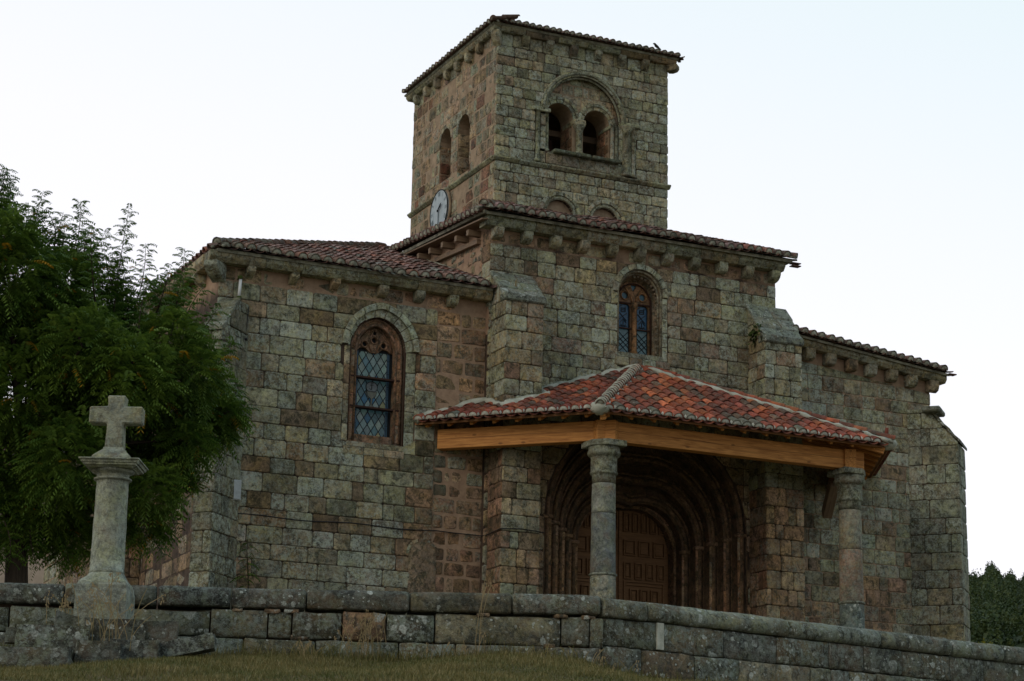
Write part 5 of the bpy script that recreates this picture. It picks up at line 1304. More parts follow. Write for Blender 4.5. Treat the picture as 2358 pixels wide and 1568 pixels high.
tube('insulator_tube', [(12.56, 40.0, 13.06), (12.575, 40.0, 13.42)], .032, 'ceramic', ins, 10)
for z_ in (13.03, 13.45): tube('insulator_cap', [(12.565, 40.0, z_ - .035), (12.565, 40.0, z_ + .035)], .05, 'moss', ins, 8); tube('bracket_arm', [(12.565, 40.0, z_), (12.565, 40.13, z_)], .018, 'iron', ins, 6)
tube('insulator_tail', [(12.56, 40.0, 13.0), (12.53, 40.0, 12.93)], .035, 'moss', ins, 8)
sg = root('wall_sign', (12.1, 41.45, 9.1), 'small bright yellow panel fixed on the chapel side wall just left of the corner buttress', 'sign')
box('sign_panel', FCL, 40.72, 41.42, 9.32, 9.66, .05, .07, 'yellow', sg)
for x in (40.8, 41.34): tube('sign_screw', [FCL.p(x, 9.62, .07), FCL.p(x, 9.62, .078)], .012, 'iron', sg, 6)
def bird(p, d, lab):
    p = Vector(p); b = tube('small_bird', [p + Vector((-.09 * d, 0, .0)), p + Vector((-.04 * d, 0, .03)), p + Vector((.01 * d, 0, .05)), p + Vector((.05 * d, 0, .075)), p + Vector((.075 * d, 0, .11)), p + Vector((.10 * d, 0, .115)), p + Vector((.13 * d, 0, .105))], [.008, .014, .035, .036, .025, .022, .004], 'bird', None, 8)
    b['label'] = lab; b['category'] = 'bird'
bird((22.98, 41.80, 20.93), -1, 'tiny dark bird perched on the tower eave near its right end')

# ------------------------------------------------------------------ boundary wall
bw = root('boundary_wall', tuple(LWALL_O + Vector((0, 0, 4.1))), 'low lichened dry stone boundary wall with rounded coping in front of the church', 'wall')
FWL = Fr(LWALL_O, LDIR, -nrm_l); FWR = Fr(LWALL_O, RDIR, -nrm_r)
def block(fr, a, b, z0_, z1_, nf, nb, parent, color, name='wall_stone', rnd=.02, nseg=4, za=0, zb=0, jit=.008, r=rng):
    """A rough rounded block: rings along u; cross-section rounded."""
    h = z1_ - z0_; d = nf - nb
    def sect(k):
        ins_ = rnd * k; out = []
        for (px_, pz_) in ((nb + ins_, z0_ + ins_), (nf - ins_ - rnd, z0_ + ins_), (nf - ins_, z0_ + ins_ + rnd), (nf - ins_, (z0_ + z1_) / 2), (nf - ins_, z1_ - ins_ - rnd), (nf - ins_ - rnd, z1_ - ins_), ((nf + nb) / 2, z1_ - ins_), (nb + ins_, z1_ - ins_)): out.append((px_, pz_))
        return out
    us = [a, a + rnd * .5] + [a + (b - a) * i / nseg for i in range(1, nseg)] + [b - rnd * .5, b]; V, F = [], []; m = 8
    for i, u in enumerate(us):
        k = .8 if i in (0, len(us) - 1) else 0; t = (u - a) / (b - a)
        for (nn, zz) in sect(k): V.append(fr.p(u, zz + za * (1 - t) + zb * t + r.uniform(-jit, jit), nn + r.uniform(-jit, jit)))
    for i in range(len(us) - 1):
        for k in range(m): F.append((i * m + k, (i + 1) * m + k, (i + 1) * m + (k + 1) % m, i * m + (k + 1) % m))
    F.append(tuple(range(m))); F.append(tuple((len(us) - 1) * m + k for k in range(m))[::-1])
    bm = bmesh.new(); vs = [bm.verts.new(v) for v in V]
    for f in F: bm.faces.new([vs[i] for i in f])
    return from_bm(name, bm, 'wallstone', parent, color, True)
def coping(fr, a, b, z0_, z1_, parent, color, full=False, z_a=0, z_b=0, r=rng):
    nseg = max(3, int((b - a) / .18)); us = [a, a + .03] + [a + (b - a) * i / nseg for i in range(1, nseg)] + [b - .03, b]
    h = z1_ - z0_
    if full: sec = [(-.42, 0), (.03, 0), (.065, h * .2), (.07, h * .5), (.035, h * .78), (-.04, h * .95), (-.16, h * 1.0), (-.30, h * .9), (-.42, h * .5)]
    else: sec = [(-.42, 0), (.045, 0), (.062, .02), (.064, h * .62), (.048, h * .82), (.01, h * .95), (-.10, h), (-.30, h * .97), (-.42, h * .8)]
    m = len(sec); V, F = [], []; cN, cZ = -.17, h * .5; dz = r.uniform(-.008, .008)
    for i, u in enumerate(us):
        k = .90 if i in (0, len(us) - 1) else 1; t = (u - a) / (b - a)
        for (nn, zz) in sec: V.append(fr.p(u, z0_ + dz + cZ + (zz - cZ) * k + z_a * (1 - t) + z_b * t + r.uniform(-.006, .006), cN + (nn - cN) * k + r.uniform(-.007, .007)))
    for i in range(len(us) - 1):
        for k in range(m): F.append((i * m + k, (i + 1) * m + k, (i + 1) * m + (k + 1) % m, i * m + (k + 1) % m))
    F.append(tuple(range(m))); F.append(tuple((len(us) - 1) * m + k for k in range(m))[::-1])
    bm = bmesh.new(); vs = [bm.verts.new(v) for v in V]
    for f in F: bm.faces.new([vs[i] for i in f])
    return from_bm('coping_stone', bm, 'wallstone', parent, color, True)
rw = random.Random(101)
box('wall_core', FWL, -14, -.1, 3.2, 4.66, -.42, -.06, 'mortar_dark', bw); box('wall_core', FWR, .0, 14, 2.4, 4.66, -.42, -.06, 'mortar_dark', bw)
P_COP = [((.085, .092, .080), 3, .4), ((.070, .077, .070), 2, .35), ((.10, .10, .075), 1, .35)]
cl = [-13.5, -12.1, -10.6, -9.0, -7.45, -6.06, -5.72, -5.04, -4.22, -3.38, -2.21, -1.04, -.01]
for a, b in zip(cl, cl[1:]): z = lambda s: 4.66 + (s + 7) * .016; coping(FWL, a + .008, b - .008, 0, .235, bw, pick(P_COP, rw), z_a=z(a), z_b=z(b), r=rw)
cr = [.0, .65, 2.87, 4.41, 5.68, 6.66, 7.88, 9.22, 10.6, 12, 13.6]
for a, b in zip(cr, cr[1:]): coping(FWR, a + .004, b - .004, 4.765, 5.00, bw, pick([((.135, .145, .115), 1, .6)], rw), full=a > .5, r=rw)
c1 = [-13.6, -12.3, -11, -9.4, -8.3, -7.43, -6.64, -5.9, -5.3, -4.44, -3.8, -3.53, -2.97, -2.47, -1.92, -.47, -.13]
for i, (a, b) in enumerate(zip(c1, c1[1:])):
    if i == 7: continue   # the hole behind the cross
    p = pick(P_WALL, rw)
    if abs(a + 2.97) < .01: p = (.30, .205, .135, .1)
    zt = 4.645 + (a + 7) * .016; zb_ = 4.345 + (a + 7) * .010
    block(FWL, a + .008, b - .008, zb_ + rw.uniform(0, .012), zt - rw.uniform(.0, .03), .04 + rw.uniform(-.02, .02), -.3, bw, p, r=rw)
c2_ = [-13, -11.6, -10.2, -8.6, -7.18, -6.3, -5.78, -4.83, -4.06, -3.26, -2.32, -1.68, -.66, -.0]
for a, b in zip(c2_, c2_[1:]): block(FWL, a + .006, b - .006, 3.93 + rw.uniform(-.04, 0), 4.33 + (a + 7) * .010, .06 + rw.uniform(-.015, .02), -.3, bw, pick(P_WALL, rw), rnd=.02, r=rw)
c3 = [-13, -11.2, -9.9, -8.8, -7.6, -6.7, -5.2, -4.4, -3.0, -2.1, -1.0, 0]
for a, b in zip(c3, c3[1:]): block(FWL, a + .006, b - .006, 3.5, 3.925, .08, -.3, bw, pick(P_WALL, rw), r=rw)
block(FWL, -.13, .02, 4.40, 4.74, .045, -.3, bw, pick(P_WALL, rw), r=rw)
d1 = [.03, .86, 1.83, 2.68, 3.54, 4.12, 4.8, 5.67, 6.29, 7.09, 8.0, 9.1, 10.2, 11.6, 13]
for a, b in zip(d1, d1[1:]): block(FWR, a + .003, b - .003, 4.435 + rw.uniform(-.004, .004), 4.757, .015 + rw.uniform(-.01, .01), -.3, bw, pick(P_WALL, rw), rnd=.02, r=rw)
d2 = [.0, .56, 1.37, 2.07, 3.21, 3.56, 3.86, 4.33, 5.37, 6.57, 7.6, 8.8, 10, 11.4, 13]
for a, b in zip(d2, d2[1:]): block(FWR, a + .004, b - .004, 4.03, 4.425, .035 + rw.uniform(-.01, .01), -.3, bw, pick(P_WALL, rw), rnd=.02, r=rw)
d3 = [.0, .9, 1.7, 2.7, 3.4, 4.5, 5.1, 6.0, 7.2, 8.1, 9.3, 10.5, 12, 13]
for zz in (3.60, 3.16, 2.72):
    for a, b in zip(d3, d3[1:]): block(FWR, a + .004 - .1 * (zz < 3.5), b - .004 - .1 * (zz < 3.5), zz, zz + .42, .05 + rw.uniform(-.01, .01), -.3, bw, pick(P_WALL, rw), rnd=.02, r=rw)
mk('mortar_patch', *box_verts(FWR, .80, .90, 4.45, 4.76, -.1, .035), 'fillet', bw)
for s, z_ in ((-4.15, 4.67), (-3.75, 4.675), (-3.55, 4.68), (-1.35, 4.72), (-.15, 4.74), (-3.45, 4.39), (-.6, 4.40), (-.45, 4.74)):
    block(FWL, s - rw.uniform(.05, .11), s + rw.uniform(.05, .11), z_ - .02, z_ + .025, .05, -.1, bw, (.30, .22, .15, .1), 'packing_stone', rnd=.012, nseg=3, r=rw)
# dark moss tufts on the right wall
V, F = [], []
for k in range(420):
    c_ = rng.choice([(1.42, 4.10, .13), (1.62, 4.02, .08), (.95, 3.93, .06), (1.12, 3.98, .07)]); u = c_[0] + rng.gauss(0, c_[2]); z_ = c_[1] + rng.gauss(0, c_[2] * .8)
    p = FWR.p(u, z_, .05 + rng.uniform(0, .05)); s = rng.uniform(.008, .02); i = len(V); a = Vector((rng.uniform(-1, 1), rng.uniform(-1, 1), rng.uniform(-1, 1))).normalized() * s; b = a.orthogonal().normalized() * s
    V += [p + a, p + b, p - a, p - b]; F.append((i, i + 1, i + 2, i + 3))
mk('moss', V, F, plain('dead_moss', (.02, .014, .01), 1, 0, .5, 30), bw, kind='stuff')

# ------------------------------------------------------------------ wayside cross
CB = Vector((5.88, 22.90, 4.40))
cross = root('stone_cross', tuple(CB), 'grey stone wayside cross on a round pillar before the boundary wall', 'cross')
ca = R(-2); fx = Fr(CB, (math.cos(R(-17 - 8)), math.sin(R(-17 - 8)), 0), (0, 0, 0) if False else (math.sin(R(-25)), -math.cos(R(-25)), 0))
CCOL = (.36, .395, .315, .6)
CH = lambda z: float(np.interp(z, [-.35, 0, .40, .575, 1.645, 1.985, 2.17, 2.465, 2.64, 2.75], [-.35, 0, .375, .49, 1.50, 1.71, 1.86, 2.13, 2.32, 2.44]))
def ringstack(name, prof, n, mat, rot=0.0, color=CCOL, smooth=False, parent=cross, base=CB, jit=0.0):
    V, F = [], []
    for (rad, z) in prof:
        for k in range(n):
            t = 2 * math.pi * (k + .5) / n + rot; q = rad / (math.cos(math.pi / n) if n < 9 else 1); V.append(base + Vector((math.cos(t) * q * (1 + rng.uniform(-jit, jit)), math.sin(t) * q * (1 + rng.uniform(-jit, jit)), CH(z))))
    for i in range(len(prof) - 1):
        for k in range(n): F.append((i * n + k, i * n + (k + 1) % n, (i + 1) * n + (k + 1) % n, (i + 1) * n + k))
    F.append(tuple(range(n))[::-1]); F.append(tuple((len(prof) - 1) * n + k for k in range(n)))
    return mk(name, V, F, mat, parent, color, smooth)
rt = R(-25)
ringstack('plinth', [(.275, -.35), (.275, .0), (.272, .30), (.262, .335), (.262, .37), (.25, .40)], 4, 'crossstone', rt, (.24, .26, .215, .8), jit=.012)
V, F = [], []; N = 32
for (sq, rd, z) in ((.25, 0, .40), (.245, .0, .42), (.235, .15, .45), (.215, .5, .50), (.20, .8, .545), (.19, 1, .575)):
    for k in range(N):
        t = 2 * math.pi * k / N; c_, s_ = math.cos(t), math.sin(t); m_ = max(abs(c_), abs(s_)); rs = sq / m_; rr2 = rs * (1 - rd) + sq * rd
        x, y = c_ * rr2, s_ * rr2; V.append(CB + Vector((x * math.cos(rt) - y * math.sin(rt), x * math.sin(rt) + y * math.cos(rt), CH(z))))
for i in range(5):
    for k in range(N): F.append((i * N + k, i * N + (k + 1) % N, (i + 1) * N + (k + 1) % N, (i + 1) * N + k))
F.append(tuple(5 * N + k for k in range(N)))
mk('bell_base', V, F, 'crossstone', cross, CCOL, True)
lathe('shaft', CB, [(r_, CH(z_)) for r_, z_ in [(.19, .57), (.188, .60), (.184, .62)] + [(.184 - .013 * k / 10 + rng.uniform(-.002, .002), .62 + 1.02 * k / 10) for k in range(11)] + [(.172, 1.645), (.20, 1.655), (.205, 1.67), (.20, 1.69), (.174, 1.70), (.174, 1.76), (.20, 1.775), (.225, 1.80), (.23, 1.825), (.225, 1.835)]], 'crossstone', cross, 32, CCOL)
ringstack('capital', [(.235, 1.835), (.245, 1.85), (.28, 1.87), (.285, 1.90), (.30, 1.905), (.31, 1.945), (.325, 1.955), (.325, 1.975), (.30, 1.985)], 4, 'crossstone', rt, CCOL)
ringstack('pyramid_foot', [(.215, 1.985), (.205, 2.03), (.16, 2.085), (.112, 2.14), (.105, 2.17)], 4, 'crossstone', rt, CCOL)
def cbx(name, a, b, z0_, z1_, d, c=CCOL): return box(name, fx, a, b, z0_, z1_, -d, d, 'crossstone', cross, c, .012)
V, F = [], []
cp = [(-.102, 2.15), (.102, 2.15), (.088, 2.465), (.29, 2.465), (.29, 2.64), (.09, 2.64), (.10, 2.75), (-.10, 2.75), (-.088, 2.64), (-.29, 2.635), (-.29, 2.465), (-.088, 2.465)]
prism('cross_head', [fx.p(x, CH(z), -.085) for x, z in cp], fx.n * .17, 'crossstone', cross, (.30, .30, .215, .6), .014)
# tumbled stones about the foot of the cross
def rough(a, size, rz, color, label, seedn, slant=0):
    r = random.Random(seedn); bm = bmesh.new(); bmesh.ops.create_cube(bm, size=1); bmesh.ops.subdivide_edges(bm, edges=list(bm.edges), cuts=2, use_grid_fill=True)
    for v in bm.verts:
        v.co *= 1 - .10 * max(0, v.co.length - .66); v.co += Vector((r.uniform(-.03, .03), r.uniform(-.03, .03), r.uniform(-.03, .03))); v.co = Vector((v.co.x * size[0], v.co.y * size[1], v.co.z * size[2] + slant * v.co.x)); v.co.rotate(Matrix.Rotation(rz, 3, 'Z')); v.co += Vector(a)
    o = from_bm('stone_block', bm, 'wallstone', None, color, False, label=label, category='stone block', group='tumbled stones at the foot of the cross'); return o
la = math.atan2(LDIR.y, LDIR.x)
rough((5.30, 22.66, 4.12), (.74, .30, .28), la, (.10, .11, .10, .9), 'long white-patched stone block lying left of the cross foot', 1)
rough((6.08, 22.50, 3.97), (.60, .32, .37), la - .05, (.075, .08, .075, .5), 'dark flat stone block in front of the cross plinth', 2)
rough((6.65, 22.42, 4.11), (.62, .30, .17), la - .1, (.08, .085, .08, .8), 'slanting low stone with white lichen right of the cross foot', 3, .14)
rough((6.40, 22.62, 4.26), (.42, .34, .24), la, (.10, .115, .10, .4), 'squared grey stone leaning beside the right of the cross plinth', 4)
rough((5.72, 22.46, 3.96), (.46, .36, .30), la + .1, (.085, .085, .07, .4), 'half buried dark stone between the long block and the flat stone by the cross', 9)
rough((5.52, 22.90, 4.33), (.30, .3, .17), la + .1, (.10, .11, .09, .4), 'small wedge of stone behind the long block by the cross', 5, -.08)
rough((5.98, 22.78, 4.20), (.62, .5, .36), la, (.09, .09, .075, .4), 'broken footing stone directly under the cross plinth', 6)
rough((4.9, 22.45, 3.88), (1.1, .35, .22), la, (.12, .12, .10, .6), 'long flat slab sunk in the turf at the left edge', 7)
rough((4.98, 23.0, 4.18), (.2, .2, .16), la, (.10, .11, .09, .5), 'small rounded stone at the left edge of the stones', 8)

# ------------------------------------------------------------------ grass
nr = np.random.RandomState(3)
N = 170000
tt = nr.uniform(19.9, 25.4, N); ww = nr.uniform(-8.2, 3.2, N)
X = tt * fwd.x + ww * right.x; Y = tt * fwd.y + ww * right.y
dl = (X - LWALL_O.x) * nrm_l.x + (Y - LWALL_O.y) * nrm_l.y; dr = (X - LWALL_O.x) * nrm_r.x + (Y - LWALL_O.y) * nrm_r.y
sl_ = (X - LWALL_O.x) * LDIR.x + (Y - LWALL_O.y) * LDIR.y
ok = np.where(sl_ < 0, dl < -.04, dr < -.06); X, Y, dl = X[ok], Y[ok], dl[ok]; n = len(X)
Z = np.array([slope_h(x, y) for x, y in zip(X, Y)]); pat = np.sin(X * 3.1 + 1.7 * np.sin(Y * 2.3)) * np.cos(Y * 4.1 + X)
H = nr.uniform(.018, .06, n) * (1 + .5 * pat) + np.where(dl > -.35, nr.uniform(0, .12, n) * nr.rand(n) + np.where(nr.rand(n) < .06, .14, 0) * nr.rand(n), 0); az = nr.uniform(0, 6.283, n); wd = nr.uniform(.0025, .006, n); ln_ = nr.uniform(.2, 1.0, n) * H
p = np.stack([X, Y, Z - .005], 1); s = np.stack([np.cos(az) * wd, np.sin(az) * wd, np.zeros(n)], 1); l = np.stack([-np.sin(az) * ln_, np.cos(az) * ln_, H], 1)
quads_obj('grass', np.stack([p - s, p + s, p + s * .25 + l, p - s * .25 + l], 1), np.clip(nr.beta(1.6, 2.2, n) * .8 + .22 * pat, 0, 1), 'grass', kind='stuff')
# clumps of tall grass with seed heads
def tall_grass(base, n, hmin, hmax, spread, seedn, label, heads=True, mat='straw', lean=.25):
    r = random.Random(seedn); Q, T = [], []; b = Vector(base)
    def ribbon(p, q, w0, w1, tone):
        d = (q - p); s = d.cross(Vector((fwd.x, fwd.y, 0))).normalized()
        Q.append([p - s * w0, p + s * w0, q + s * w1, q - s * w1]); T.append(tone)
    for i in range(n):
        x = b + Vector((r.gauss(0, spread), r.gauss(0, spread * .4), 0)); x.z = max(b.z, slope_h(x.x, x.y)) - .02 if mat == 'straw' else b.z; h = r.uniform(hmin, hmax); lx = r.gauss(0, lean) * h; ly = r.gauss(0, .1) * h; pr = x; tone = r.uniform(.2, .9)
        for k in range(1, 6):
            t = k / 5; q = x + Vector((right.x * lx * t * t + fwd.x * ly * t, right.y * lx * t * t + fwd.y * ly * t, h * (t - .12 * t * t))); ribbon(pr, q, .0042, .0026, tone); pr = q
        if heads and r.random() < .6:
            for k in range(7):
                q = pr + Vector((r.uniform(-.03, .03), 0, r.uniform(-.09, .03))); ribbon(q, q + Vector((r.uniform(-.012, .012), 0, -.025)), .007, .002, .9)
    return quads_obj('tall_grass', np.array([[tuple(v) for v in q] for q in Q]), T, mat, None, label=label, category='grass tuft', group='tall dry grass tufts by the wall')
tall_grass((8.78, 22.85, 4.10), 26, .25, .62, .13, 1, 'tallest straw clump against the wall, in front of the pale brown stone')
tall_grass((5.80, 22.42, 4.05), 18, .4, .95, .10, 2, 'long seed-headed grass stalks rising before the cross plinth', lean=.3)
tall_grass((8.1, 22.75, 4.05), 9, .12, .3, .08, 3, 'short pale grass tuft left of the tallest straw clump')
tall_grass((9.75, 22.35, 4.08), 12, .12, .33, .16, 4, 'low loose grass tuft at the wall foot, right of the tallest straw clump')
tall_grass((10.05, 22.40, 4.10), 3, .75, 1.0, .05, 5, 'few thin single stalks reaching above the coping below the first column', lean=.08)
tall_grass((5.45, 22.95, 4.35), 10, .15, .38, .08, 6, 'dry tuft in the dark gap of the wall left of the cross')
tall_grass((11.35, 21.9, 3.95), 10, .1, .3, .25, 7, 'sparse dry stalks at the foot of the wall bend')

for i_, (s_, lab_) in enumerate(((-4.9, 'short green and straw tuft at the wall foot just right of the tumbled stones'), (-3.3, 'small ragged weed tuft at the wall foot under the third coping joint'), (-.6, 'weedy tuft at the wall foot left of the bend in the wall'))):
    q_ = LWALL_O + LDIR * s_ - nrm_l * .14
    tall_grass((q_.x, q_.y, slope_h(q_.x, q_.y)), 34, .06, .2, .2, 20 + i_, lab_, heads=False, mat='grass', lean=.4)

# ------------------------------------------------------------------ foliage
LEAFN = 7
def leaf_quads(P, D, Ln, nr, droop=.5):
    """Pinnate leaves: P base points, D directions, Ln lengths -> quads of leaflets"""
    n = len(P); up_ = np.array([0, 0, 1.0]); side = np.cross(D, up_); side /= np.linalg.norm(side, axis=1)[:, None] + 1e-6
    Q = []
    for k in range(LEAFN):
        t = (k + .8) / LEAFN; c = P + D * (Ln * t)[:, None] - up_ * (Ln * droop * t * t)[:, None]; w = Ln * .30 * (1 - .35 * t)
        for sg_ in (-1, 1):
            tip = c + side * (w * sg_)[:, None] + D * (w * .35)[:, None] - up_ * (w * nr.uniform(.5, 1.1, n))[:, None]
            mid = (c + tip) / 2; ww_ = D * (Ln * .052)[:, None]
            Q.append(np.stack([c, mid + ww_, tip, mid - ww_], 1))
    return np.stack(Q, 1).reshape(-1, 4, 3)
DENSE = [(6.29, 31.71, 10.47, 0.84), (7.1, 32.22, 10.03, 0.79), (6.78, 31.9, 8.83, 0.98), (7.77, 32.2, 9.01, 0.86), (6.72, 32.49, 7.93, 0.79), (7.38, 31.08, 7.76, 0.7), (8.06, 30.79, 9.02, 0.64), (8.77, 32.48, 8.49, 0.64), (8.76, 31.16, 9.79, 0.39), (9.05, 31.02, 9.25, 0.48), (9.75, 32.56, 9.03, 0.44), (8.97, 31.58, 8.82, 0.49), (8.19, 32.63, 10.05, 0.47), (7.2, 32.05, 7.24, 0.59), (6.67, 32.53, 7.07, 0.6), (8.55, 30.97, 7.4, 0.35), (8.73, 32.03, 7.05, 0.27), (8.13, 32.71, 7.23, 0.37), (7.3, 32.13, 10.72, 0.46), (9.73, 31.98, 8.57, 0.27), (9.87, 31.78, 8.82, 0.2), (7.39, 31.07, 9.4, 0.64), (6.76, 32.78, 9.97, 0.73), (8.97, 31.86, 7.99, 0.4), (9.09, 31.17, 8.21, 0.32), (6.15, 31.27, 11.01, 0.38), (7.75, 32.3, 6.8, .34), (6.0, 32.2, 6.6, .4), (5.2, 32.3, 9.8, 1.1), (5.0, 32.6, 8.2, 1.0), (4.6, 32, 11.0, .8), (3.6, 32.4, 9.4, 1.2), (5.6, 33.4, 9.0, 1.1)]
SHOOTS = [((6.55, 32.91, 11.38), (6.36, 32.92, 12.48)), ((6.77, 32.6, 11.05), (7.03, 32.93, 12.32)), ((7.36, 32.46, 10.95), (7.61, 32.84, 12.22)), ((7.37, 31.87, 10.67), (7.87, 32.06, 11.56)), ((8.0, 31.81, 10.05), (8.24, 32.2, 12.02)), ((8.45, 32.5, 10.34), (8.5, 32.07, 11.44)), ((7.6, 31.34, 10.16), (7.4, 31.09, 11.29)), ((9.08, 32.49, 10.35), (9.23, 32.39, 11.55)), ((8.72, 31.96, 10.32), (8.84, 31.72, 11.04)), ((9.2, 31.6, 9.74), (9.55, 31.38, 10.39)), ((8.98, 31.37, 9.94), (9.28, 31.37, 10.67)), ((9.45, 31.67, 9.44), (9.96, 31.94, 10.05)), ((9.66, 31.79, 8.87), (10.35, 32.03, 8.99)), ((9.7, 32.11, 8.66), (10.24, 32.46, 8.57)), ((9.02, 31.96, 7.54), (9.14, 31.57, 6.86)), ((8.89, 32.35, 7.18), (9.29, 32.72, 6.67)), ((8.71, 32.48, 7.25), (8.7, 32.55, 6.65)), ((7.43, 32.44, 7.13), (7.48, 32.14, 6.3)), ((7.99, 32.53, 7.06), (8.08, 32.58, 6.47)), ((6.6, 31.84, 6.83), (6.61, 31.39, 6.2)), ((7.03, 32.79, 10.99), (6.86, 33.33, 12.11)), ((8.24, 31.08, 9.51), (8.41, 31.35, 10.68)), ((7.01, 31.98, 6.95), (7.07, 31.61, 6.2)), ((9.11, 31.23, 8.16), (9.39, 31.42, 7.86)), ((6.76, 32.88, 6.93), (6.69, 32.43, 6.53)), ((7.58, 32.23, 7.11), (7.62, 31.75, 6.2))]
tree = root('locust_tree', (6.95, 32.26, 5.4), 'leafy dark green locust tree with feathery leaves left of the chapel', 'tree')
TB = Vector((6.95, 32.26, 5.4))
SPARSE = [(7.75, 32.3, 11.1, .42), (8.1, 32, 10.85, .38), (8.45, 32.2, 10.55, .38), (8.9, 32.1, 10.75, .3), (7.95, 31.9, 10.45, .4), (9.1, 32, 10.3, .36), (6.6, 32.4, 11.75, .42), (7.05, 32.4, 11.6, .38), (7.4, 32.2, 11.3, .36), (9.5, 31.9, 9.7, .32), (9.9, 32.0, 9.2, .25), (6.1, 32.2, 11.9, .4), (9.2, 31.6, 7.7, .22)]
for k_, (x, y, z, r_) in enumerate(SPARSE):
    for j in range(3):
        a_ = Vector((x + rng.uniform(-.5, .5) * r_, y, z - r_)); SHOOTS.append((tuple(a_), (a_.x + rng.uniform(-.8, .9) * r_, y + rng.uniform(-.3, .3), z + r_ * rng.uniform(.5, 1.2))))
trunk = tube('trunk', [TB, TB + Vector((-.02, 0, .6)), TB + Vector((-.06, .02, 1.4)), TB + Vector((.02, 0, 2.3)), TB + Vector((.1, .1, 3.4))], [.26, .17, .15, .14, .11], 'bark', tree, 10, jit=.08)
nr = np.random.RandomState(8); P, D, Ls, To = [], [], [], []
for i, (x, y, z, r_) in enumerate(DENSE):
    c = Vector((x, y, z))
    st0 = TB + Vector((0, 0, 1.3 + rng.uniform(0, 1.4))); m = (st0 * .45 + c * .55) + Vector((0, 0, .25))
    tube('limb', [st0, (st0 + m) / 2 + Vector((0, 0, .1)), m, c, c + Vector((rng.uniform(-.3, .3), 0, r_ * .7))], [.055, .04, .03, .018, .008], 'bark', tree, 6)
    n = int(1700 * r_ ** 2 + 110); d = nr.normal(size=(n, 3)); d /= np.linalg.norm(d, axis=1)[:, None]
    rad = r_ * nr.uniform(.25, 1.0, n) ** .6; lump = 1 + .22 * np.sin(d[:, 0] * 6 + i) * np.cos(d[:, 2] * 7 + i)
    p = np.array([x, y, z]) + d * (rad * lump)[:, None] * np.array([1, 1, .92]); P.append(p)
    dd = d * .6 + np.array([0, 0, .25]) + nr.normal(size=(n, 3)) * .35; dd /= np.linalg.norm(dd, axis=1)[:, None]; D.append(dd); Ls.append(nr.uniform(.19, .34, n))
    To.append(np.clip(nr.beta(2, 3, n) + nr.uniform(-.15, .15), 0, 1) * .96)
for k_, (a, b) in enumerate(SHOOTS):
    a, b = Vector(a), Vector(b); L = (b - a).length; ax = (b - a).normalized()
    bend = Vector((rng.uniform(-.08, .08), rng.uniform(-.1, .1), 0)); pts = [a + (b - a) * t + bend * math.sin(t * 3.1) for t in (0, .25, .5, .75, 1)]
    tube('twig', pts, [.014, .011, .008, .006, .003], 'bark', tree, 5)
    n = int(L * 34)
    for j in range(n):
        t = (j + .5) / n; q = a + (b - a) * t + bend * math.sin(t * 3.1); ang = j * 2.4 + rng.uniform(-.4, .4)
        s_ = ax.orthogonal().normalized(); s_.rotate(Matrix.Rotation(ang, 3, ax)); dv = (s_ * .9 + ax * .35 + Vector((0, 0, .25))).normalized()
        P.append(np.array([tuple(q)])); D.append(np.array([tuple(dv)])); Ls.append(np.array([rng.uniform(.22, .36) * (1 - .4 * t)])); To.append(np.array([rng.uniform(0, .5)]))
P, D, Ls, To = map(np.concatenate, (P, D, Ls, To))
q = leaf_quads(P, D, Ls, nr); To2 = np.where(nr.rand(len(To)) < .014, 1.0, To)
quads_obj('crown', q, np.repeat(To2, LEAFN * 2), 'leaf', tree)
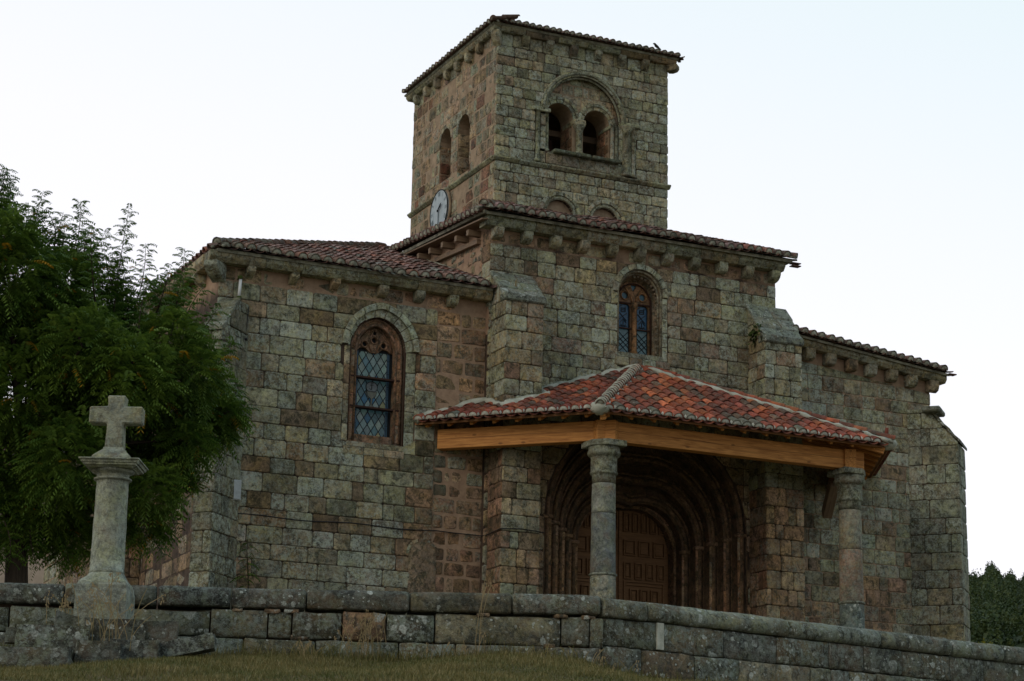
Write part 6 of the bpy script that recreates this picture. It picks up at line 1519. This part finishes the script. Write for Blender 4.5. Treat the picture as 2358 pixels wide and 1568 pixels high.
# sapling at the foot of the chapel wall
sap = root('sapling', (13.0, 39.85, 6.3), 'thin young locust shoot growing against the foot of the chapel wall', 'sapling')
tube('stem', [(13.02, 39.85, 6.3), (13.0, 39.85, 7.4), (12.94, 39.85, 8.0), (12.95, 39.85, 8.35)], [.016, .013, .009, .004], 'bark', sap, 5)
pp = []; dd = []
for i in range(16): pp.append((12.96 + rng.uniform(-.02, .02), 39.85, 7.25 + i * .065)); a = i * 2.4; dd.append((math.cos(a) * .9, -abs(math.sin(a)) * .5, .2))
pp, dd = np.array(pp), np.array(dd); quads_obj('foliage', leaf_quads(pp, dd, nr.uniform(.18, .34, 16), nr, .6), nr.uniform(0, .6, 16 * LEAFN * 2), 'leaf', sap)
# weeds on buttress slabs
tall_grass((18.35, 39.45, 13.95), 14, .08, .22, .05, 9, 'dry grass tuft growing on the sloping slabs of the left portal buttress', heads=False, mat='straw')
# yellowing shrub beyond the wall, right edge
sh = root('autumn_shrub', (36.3, 47.8, 7.0), 'low yellow autumn shrub behind the wall at the foot of the wooded hill', 'shrub')
tube('stem', [(36.3, 47.8, 6.6), (36.3, 47.8, 8.2)], [.05, .03], 'bark', sh, 6)
n = 900; d = nr.normal(size=(n, 3)); d /= np.linalg.norm(d, axis=1)[:, None]; p = np.array([36.3, 47.8, 8.0]) + d * nr.uniform(.3, 1, n)[:, None] * np.array([.55, .5, .62])
quads_obj('foliage', leaf_quads(p, d, nr.uniform(.06, .12, n), nr), nr.uniform(0, 1, n * LEAFN * 2), 'gold', sh)
# pale building glimpsed behind the tree
hs = root('distant_house', (13, 66, 6), 'pale rendered house glimpsed behind the locust tree trunk', 'house')
FH = Fr((9, 66, 0), (.95, -.3, 0), (-.3, -.95, 0)); box('wall', FH, -9, 6.6, 5.0, 14, -6, 0, 'pale_wall', hs)
flat('roof', [FH.p(-9.3, 14, .4), FH.p(4.8, 14, .4), FH.p(4.8, 16, -3), FH.p(-9.3, 16, -3)], 'tile', hs, .1, (.18, .08, .06, .3)); flat('roof', [FH.p(-9.3, 14, -6.4), FH.p(4.8, 14, -6.4), FH.p(4.8, 16, -3), FH.p(-9.3, 16, -3)], 'tile', hs, .1, (.18, .08, .06, .3))
wd_ = box('window', FH, 1.2, 2.2, 10.2, 11.6, -.1, .03, 'lead', hs); box('frame', FH, 1.1, 2.3, 10.08, 10.2, -.05, .08, 'pale_wall', wd_)
